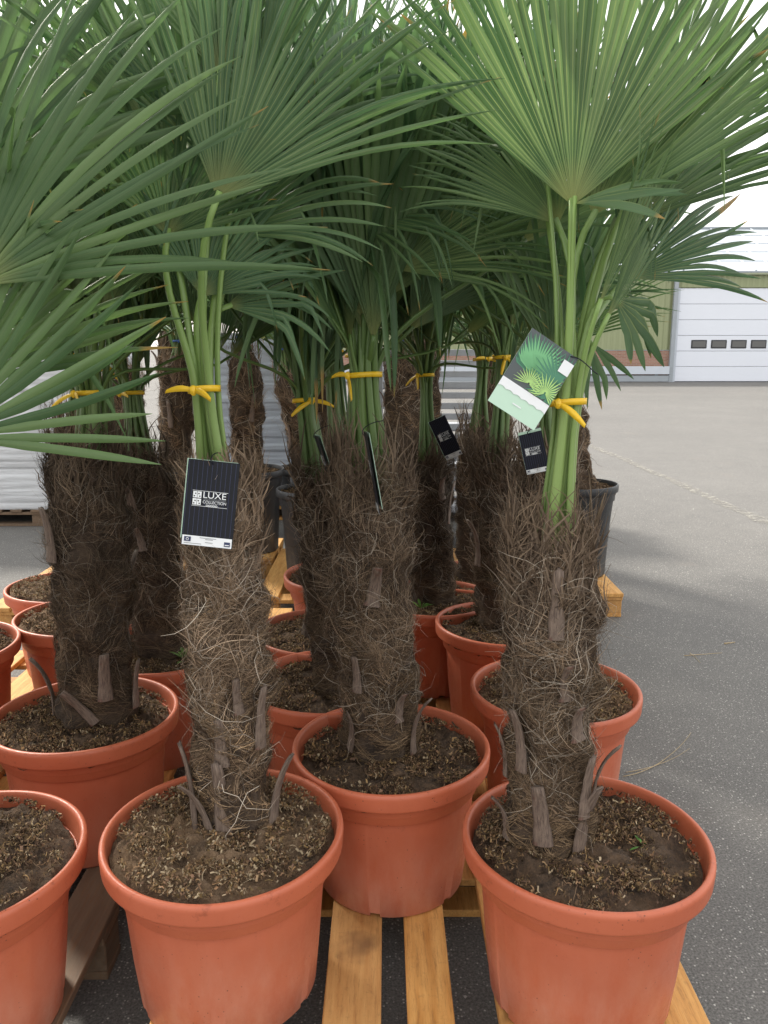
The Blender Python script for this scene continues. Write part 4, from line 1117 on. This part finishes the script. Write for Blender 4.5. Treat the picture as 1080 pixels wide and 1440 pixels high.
back('Z', 'palm in a black pot at the back beside the white stack', -1.55, 6.10, 450, 410, 109, deck=0, blue=False)

# ------------------------------------------------------------------ cards hanging on the palms
def text_mesh(txt, size):
    cu = bpy.data.curves.new('t', 'FONT'); cu.body = txt; cu.size = size; cu.extrude = 0.0
    ob = bpy.data.objects.new('t', cu); COL.objects.link(ob)
    bpy.context.view_layer.update()
    me = bpy.data.meshes.new_from_object(ob)
    bpy.data.objects.remove(ob); bpy.data.curves.remove(cu)
    me.materials.clear()
    xs = [v.co.x for v in me.vertices]; ys = [v.co.y for v in me.vertices]
    w, h = max(xs) - min(xs), max(ys) - min(ys); x0, y0 = min(xs), min(ys)
    for v in me.vertices: v.co.x = (v.co.x - x0); v.co.y = (v.co.y - y0)
    return me, w, h
def fit_text(txt, w, h):
    me, tw, th = text_mesh(txt, 1.0)
    for v in me.vertices: v.co.x *= w / tw; v.co.y *= h / th
    return me
def rect_mesh(x0, y0, x1, y1):
    return np_mesh('rect', [[x0, y0, 0], [x1, y0, 0], [x1, y1, 0], [x0, y1, 0]], [[0, 1, 2, 3]], smooth=False)

def card_root(tl, tr, bl, label, W=.105, Hc=.172):
    """card local frame: x right, y up, z towards the viewer; origin = lower left corner"""
    tl, tr, bl = map(np.asarray, (tl, tr, bl))
    ey = nrm(tl - bl); ex = tr - tl; ey = nrm(ey - .4 * np.dot(ey, nrm(ex)) * nrm(ex)); ex = nrm(ex - np.dot(ex, ey) * ey); ez = np.cross(ex, ey)
    root = link('plant_card', None, label=label, cat='plant label', group='printed cards on the palms')
    m = Matrix(((ex[0], ey[0], ez[0], bl[0]), (ex[1], ey[1], ez[1], bl[1]), (ex[2], ey[2], ez[2], bl[2]), (0, 0, 0, 1)))
    root.matrix_world = m
    return root, np.linalg.norm(tr - tl), np.linalg.norm(tl - bl)
def curved_card(W, H, bend=.004):
    nx_c, ny_c = 9, 9
    xs = np.linspace(0, W, nx_c); ys = np.linspace(0, H, ny_c)
    V = []
    for z in (0, -.0008):
        for y in ys:
            for x in xs: V.append((x, y, z))
    k = nx_c * ny_c; q = grid_quads(ny_c, nx_c)
    ring = [j for j in range(nx_c)] + [i * nx_c + nx_c - 1 for i in range(1, ny_c)] + [(ny_c - 1) * nx_c + j for j in range(nx_c - 2, -1, -1)] + [i * nx_c for i in range(ny_c - 2, 0, -1)]
    s = [[ring[i], ring[i] + k, ring[(i + 1) % len(ring)] + k, ring[(i + 1) % len(ring)]] for i in range(len(ring))]
    return poly_mesh('card', np.array(V), [q, q[:, ::-1] + k, s], smooth=False)

def dark_card(tl, tr, bl, label):
    root, W, H = card_root(tl, tr, bl, label)
    card = link('card', curved_card(W, H), M['cardblack'], root)
    back_ = link('card_back', box_mesh(W * .98, H * .93, .0009, 0), M['mint'], root, (W * .49 - .003, H * .47 + .011, -.006)); back_.rotation_euler = (0, .03, 0)
    e = .0006
    for i in range(22):        # faint vertical pin stripes
        if i % 2 == 0:
            link('pin_stripe', rect_mesh(W * (i + .5) / 22, H * .125, W * (i + .5) / 22 + .0006, H * .985), M['navy'], card, (0, 0, e))
    link('white_strip', rect_mesh(W * .02, H * .004, W * .985, H * .115), M['cardwhite'], card, (0, 0, e * 1.5))
    link('flag_mark', rect_mesh(W * .06, H * .045, W * .19, H * .10), M['navy'], card, (0, 0, e * 3))
    bm = bmesh.new()
    for i in range(12):
        a = i * math.pi / 6
        bmesh.ops.create_circle(bm, cap_ends=True, radius=.0006, segments=6, matrix=Matrix.Translation((W * .125 + .0022 * math.cos(a), H * .0725 + .0022 * math.sin(a), 0)))
    me = bpy.data.meshes.new('stars'); bm.to_mesh(me); bm.free()
    link('flag_stars', me, M['cardwhite'], card, (0, 0, e * 4))
    link('stamp_mark', rect_mesh(W * .84, H * .022, W * .955, H * .075), M['navy'], card, (0, 0, e * 3))
    link('stamp_bar', rect_mesh(W * .855, H * .035, W * .94, H * .045), M['cardwhite'], card, (0, 0, e * 4))
    for (a, b, y) in ((.36, .68, .094), (.47, .62, .080), (.06, .40, .022), (.47, .62, .045)):
        link('fine_print', rect_mesh(W * a, H * y, W * b, H * (y + .006)), M['cardgrey'], card, (0, 0, e * 3))
    # emblem: four white tiles with dark marks
    for i in range(2):
        for j in range(2):
            x0, y0 = W * (.155 + .085 * i), H * (.475 + .083 * j)
            link('emblem_tile', rect_mesh(x0, y0, x0 + W * .078, y0 + H * .074), M['cardwhite'], card, (0, 0, e * 2))
            for q in range(2):
                link('emblem_mark', rect_mesh(x0 + W * (.015 + .022 * ((i + q) % 2)), y0 + H * (.012 + .03 * q), x0 + W * (.04 + .022 * ((i + q) % 2)), y0 + H * (.026 + .03 * q)), M['cardblack'], card, (0, 0, e * 3))
    for y in (.463, .640):
        link('rule', rect_mesh(W * .14, H * y, W * .83, H * (y + .004)), M['cardwhite'], card, (0, 0, e * 2))
    for y in (.553, .541):
        link('rule', rect_mesh(W * .36, H * y, W * .80, H * (y + .004)), M['cardgrey'], card, (0, 0, e * 2))
    link('lettering', fit_text('LUXE', W * .44, H * .072), M['cardwhite'], card, (W * .355, H * .563, e * 2))
    link('lettering', fit_text('COLLECTION', W * .45, H * .034), M['cardwhite'], card, (W * .355, H * .500, e * 2))
    # ornament
    bm = bmesh.new()
    for i in range(5):
        r0 = .0022
        cxx = W * (.44 + .045 * i)
        vo_ = [bm.verts.new((cxx + r0 * math.cos(t), H * .478 + r0 * .8 * math.sin(t), 0)) for t in np.linspace(0, 6.283, 10, endpoint=False)]
        vi_ = [bm.verts.new((cxx + r0 * .6 * math.cos(t), H * .478 + r0 * .45 * math.sin(t), 0)) for t in np.linspace(0, 6.283, 10, endpoint=False)]
        for k in range(10): bm.faces.new((vo_[k], vo_[(k + 1) % 10], vi_[(k + 1) % 10], vi_[k]))
    me = bpy.data.meshes.new('orn'); bm.to_mesh(me); bm.free()
    link('ornament', me, M['cardwhite'], card, (0, 0, e * 2))
    # hanging loop at the top edge
    V, Q, T, uv = tube(bez(np.array([W * .48, H * .96, .002]), np.array([W * .40, H * 1.02, .015]), np.array([W * .46, H * 1.12, -.01]), np.array([W * .50, H * 1.10, -.045]), 8), [.0011] * 8, 5)
    link('hanging_loop', poly_mesh('loop', V, [Q, T]), M['cardblack'], root)
    return root

ya = ay - .045
dark_card(ony(248, 644, ya - .005), ony(317, 668, ya - .012), ony(254, 765, ya - .03), 'black LUXE COLLECTION card with white strip, hanging on the trunk above straw-coloured mulch')
dark_card(ony(608, 592, my_ - .10), ony(629, 578, my_ - .12), ony(628, 648, my_ - .10), 'tilted small-looking black card on the palm between the middle pot and black pots')
dark_card(ony(733, 612, by_ + .16), ony(764, 600, by_ + .13), ony(741, 668, by_ + .15), 'shaded black card half hidden behind bright green stalks')
dark_card(ony(511, 606, cy_ - .07), ony(515, 612, cy_ - .17), ony(530, 715, cy_ - .08), 'dark card seen edge-on at the stalks over the mossy pot')
dark_card(ony(441, 612, jy_ - .08), ony(447, 615, jy_ - .17), ony(466, 686, jy_ - .08), 'dark card seen edge-on on the left-leaning palm')

def palm_card(tl, tr, bl, label):
    root, W, H = card_root(tl, tr, bl, label)
    card = link('card', curved_card(W, H), M['mint'], root)
    e = .0006
    link('photo_ground', rect_mesh(0, H * .335, W, H * .999), M['printbg'], card, (0, 0, e))
    # scalloped pale band
    n = 41; xs = np.linspace(0, W, n)
    ylow = H * .225 + H * .018 * np.abs(np.sin(np.linspace(0, 1, n) * math.pi * 6)) 
    V = np.vstack([np.c_[xs, ylow, 0 * xs], np.c_[xs, np.full(n, H * .345), 0 * xs]])
    link('scalloped_band', np_mesh('band', V, grid_quads(2, n), smooth=False), M['cardwhite'], card, (0, 0, e * 2))
    rng = np.random.default_rng(4)
    def fan(cx, cy, r, a0, a1, k, mat, lay, ymin):
        V, Fc = [], []
        for a in np.linspace(a0, a1, k):
            L = r * rng.uniform(.85, 1.08); hw = r * .035
            d = np.array([math.cos(a), math.sin(a)]); s = np.array([-d[1], d[0]])
            for t, w in ((.05, .3), (.55, 1.0), (1.0, .1)):
                for sg in (-1, 1):
                    p = np.array([cx, cy]) + d * L * t + s * sg * hw * w
                    V.append((min(max(p[0], 0.0), W), min(max(p[1], ymin), H * .998), 0))
            i = len(V) - 6
            Fc += [[i, i + 1, i + 3, i + 2], [i + 2, i + 3, i + 5, i + 4]]
        return link('printed_frond', np_mesh('pf', V, Fc, smooth=False), mat, card, (0, 0, e * lay))
    y0 = H * .347
    fan(W * .42, H * .52, H * .48, .15, 2.9, 30, M['print3'], 2, y0)
    fan(W * .45, H * .54, H * .46, .2, 2.8, 26, M['print1'], 3, y0)
    fan(W * .92, H * .58, W * .62, 1.4, 5.2, 26, M['print3'], 4, y0)
    fan(W * .46, H * .43, W * .30, -.3, 3.4, 18, M['print2'], 5, y0)
    fan(W * .80, H * .44, W * .36, -.6, 4.0, 20, M['print2'], 6, y0)
    link('lettering_bar', rect_mesh(W * .40, H * .125, W * .58, H * .14), M['cardwhite'], card, (0, 0, e * 2))
    # sticker without its code
    link('sticker', rect_mesh(W * .78, H * .74, W * .99, H * .90), M['cardwhite'], card, (0, 0, e * 7))
    V, Q, T, uv = tube(bez(np.array([W * .85, H * .97, .001]), np.array([W * 1.0, H * 1.03, .01]), np.array([W * 1.25, H * .98, .0]), np.array([W * 1.35, H * .93, .03]), 8), [.0011] * 8, 5)
    link('hanging_loop', poly_mesh('loop', V, [Q, T]), M['cardblack'], root)
yb = by_ - .03
palm_card(ony(753, 464, yb - .01), ony(820, 503, yb - .0), ony(686, 563, yb - .03), 'mint green card printed with fan palm leaves, tilted beside the bright green stalks')

# ------------------------------------------------------------------ wrapped stacks and trays behind
def wrapped_stack(x0, x1, y0, y1, z1, label, seed, col=(0.62, 0.64, 0.67)):
    root = link('wrapped_stack', None, loc=((x0 + x1) / 2, (y0 + y1) / 2, DECK), label=label, cat='wrapped stack', group='plastic-wrapped stacks behind the palms')
    m, nt, b, _ = mat_new('stretch_wrap')
    n1 = noise(nt, coords(nt, 'Object', (.5, .5, 6)), 5, 8, 0.7)
    c = mixc(nt, ramp(nt, n1, .35, .7), tuple(x * .85 for x in col), col)
    st = noise(nt, coords(nt), 3, 4)
    c = mixc(nt, ramp(nt, st, .66, .8, (0, 0, 0), (.4, .4, .4)), c, (0.30, 0.29, 0.16))
    setc(nt, b, c); b.inputs['Roughness'].default_value = 0.25
    bump(nt, b, n1, .5, .02)
    w, d, h = x1 - x0, y1 - y0, z1 - DECK
    rng = np.random.default_rng(seed)
    nz = 150; per = []
    rad = .05
    for cx, cy, a0 in ((w / 2 - rad, d / 2 - rad, 0), (-w / 2 + rad, d / 2 - rad, 90), (-w / 2 + rad, -d / 2 + rad, 180), (w / 2 - rad, -d / 2 + rad, 270)):
        for a in np.linspace(a0, a0 + 90, 6): per.append((cx + rad * math.cos(R_(a)), cy + rad * math.sin(R_(a))))
    pts = []
    for i in range(len(per)):
        p, q = np.array(per[i]), np.array(per[(i + 1) % len(per)])
        k = max(1, int(np.linalg.norm(q - p) / .06))
        for j in range(k): pts.append(p + (q - p) * j / k)
    pts = np.array(pts); npn = len(pts)
    V = []
    lay = 0.058
    for z in np.linspace(0, h, nz):
        li = int(z / lay); fz = z / lay - li
        groove = -.006 * max(0, 1 - min(fz, 1 - fz) / .16)
        offx, offy = rng.normal(0, .0006, 2)
        lr = np.random.default_rng(seed * 100 + li).normal(0, .005, 2)
        for p in pts:
            nrmv = p / np.linalg.norm(p)
            wv = .008 * mnoise.noise(Vector((p[0] * 2.3, p[1] * 2.3 + seed, z * 16))) + .004 * mnoise.noise(Vector((p[0] * 9, p[1] * 9, z * 55)))
            V.append((p[0] + nrmv[0] * (groove + wv) + lr[0], p[1] + nrmv[1] * (groove + wv) + lr[1], z))
    V = np.array(V); Q = grid_quads(nz, npn, True)
    me = poly_mesh('wrap', V, [Q, [[(nz - 1) * npn + i for i in range(npn)]]])
    link('wrapped_load', me, m, root)
    for dx in (-w * .22, w * .22):
        pass
    return root
wrapped_stack(-4.55, -2.35, 6.75, 7.95, 1.62, 'tall white plastic-wrapped stack of sheets on a pallet', 2)
make_pallet(-4.05, -2.85, 6.73, 7.93, 'dark pallet carrying the tall white wrapped stack', 'woodold')
wrapped_stack(-1.60, -.42, 7.0, 8.1, 1.60, 'bluish plastic-wrapped stack glimpsed between the blue-strapped trunks', 5, (.52, .57, .66))
make_pallet(-1.61, -.41, 6.98, 8.08, 'pallet carrying the bluish wrapped stack')

def tray_stack(x0, x1, y0, y1, label):
    root = link('slatted_trays', None, loc=((x0 + x1) / 2, (y0 + y1) / 2, 0), label=label, cat='tray stack')
    m = simple('grey_tray', (.42, .44, .48), .35)
    w, d = x1 - x0, y1 - y0
    for sx in (-1, 1):
        for sy in (-1, 1):
            link('post', box_mesh(.04, .04, 1.5, .004), m, root, (sx * (w / 2 - .02), sy * (d / 2 - .02), .75))
    for k in range(16):
        z = .12 + k * .088
        link('slat', box_mesh(w - .085, .022, .052, .004), m, root, (0, -d / 2 + .012, z))
        link('slat', box_mesh(.022, d - .085, .052, .004), m, root, (-w / 2 + .012, 0, z))
        link('slat', box_mesh(.022, d - .085, .052, .004), m, root, (w / 2 - .012, 0, z))
        if k % 4 == 0: link('shelf', box_mesh(w - .06, d - .06, .012, .002), m, root, (0, 0, z - .032))
tray_stack(-.05, 1.0, 6.9, 7.7, 'grey slatted tray rack standing behind the shaggy trunks')

# ------------------------------------------------------------------ small things
def weed(u, v, y, z0, label, seed, n=7, L=.06, col=(.12, .24, .05)):
    p = ony(u, v, y)
    rng = np.random.default_rng(seed)
    root = link('small_weed', None, loc=(p[0], p[1], z0), label=label, cat='weed')
    for i in range(n):
        az = rng.uniform(0, 6.28); el = rng.uniform(.3, 1.3); l = L * rng.uniform(.5, 1.1)
        d = np.array([math.cos(az) * math.cos(el), math.sin(az) * math.cos(el), math.sin(el)])
        t = np.linspace(0, 1, 6)[:, None]
        P = d * l * t + np.array([0, 0, -.35 * l]) * t ** 2 + np.array([0, 0, .002])
        s = nrm(np.cross(d, [0, 0, 1])) * (np.array([.0008, .001, .003, .004, .003, .0002]) * L / .05)[:, None]
        V = np.vstack([P - s, P + s + np.array([0, 0, .0005])])
        c = np.array(col) * rng.uniform(.7, 1.3)
        link('leaf', np_mesh('leaf', V, grid_quads(2, 6), colr=np.tile([*c, 1], (12, 1))), M['weed'], root)
weed(903, 1206, by_ - .02, RIM - .02, 'tiny green seedling in the dark soil beside the trunk', 1, 6, .035, (.10, .22, .05))
weed(262, 893, fy_ - .08, RIM - .03, 'grassy green weed at the edge of a shaded terracotta pot', 2, 12, .09, (.15, .25, .07))
weed(592, 838, my_ - .12, RIM - .02, 'bright green curled weed in the pot with the tilted card', 3, 10, .07, (.14, .30, .05))

def straw(pts, r, label, z=.004, name='dry_straw', cat='straw', mat='straw'):
    P = np.array([onz(u, v, z) for u, v in pts])
    n = 14; t = np.linspace(0, 1, n)[:, None]
    if len(P) == 3: C = (1 - t) ** 2 * P[0] + 2 * (1 - t) * t * P[1] + t ** 2 * P[2]
    else: C = P[0] + (P[-1] - P[0]) * t
    C = C + np.random.default_rng(int(pts[0][0])).normal(0, r * .4, C.shape) * [1, 1, .2]
    C[:, 2] = np.maximum(C[:, 2], r)
    o = C[0].copy(); o[2] = 0
    V, Q, T, uv = tube(C - o, np.linspace(r, r * .5, n), 5)
    link(name, poly_mesh(name, V, [Q, T]), M[mat], loc=o, label=label, cat=cat)
straw([(876, 1092), (935, 1082), (972, 1030)], .0016, 'long pale dry palm thread curving over the asphalt')
straw([(880, 1086), (935, 1078), (970, 1052)], .0013, 'shorter pale dry thread beside the long one on the asphalt')
straw([(962, 922), (1015, 918)], .002, 'thin grey twig lying straight on the asphalt', name='twig', cat='twig')
straw([(1018, 905), (1034, 903)], .004, 'short thick wood chip on the asphalt', name='wood_chip', cat='wood chip')
straw([(970, 918), (980, 926), (985, 932)], .0015, 'tiny forked twig beside the straight twig', name='twig', cat='twig')
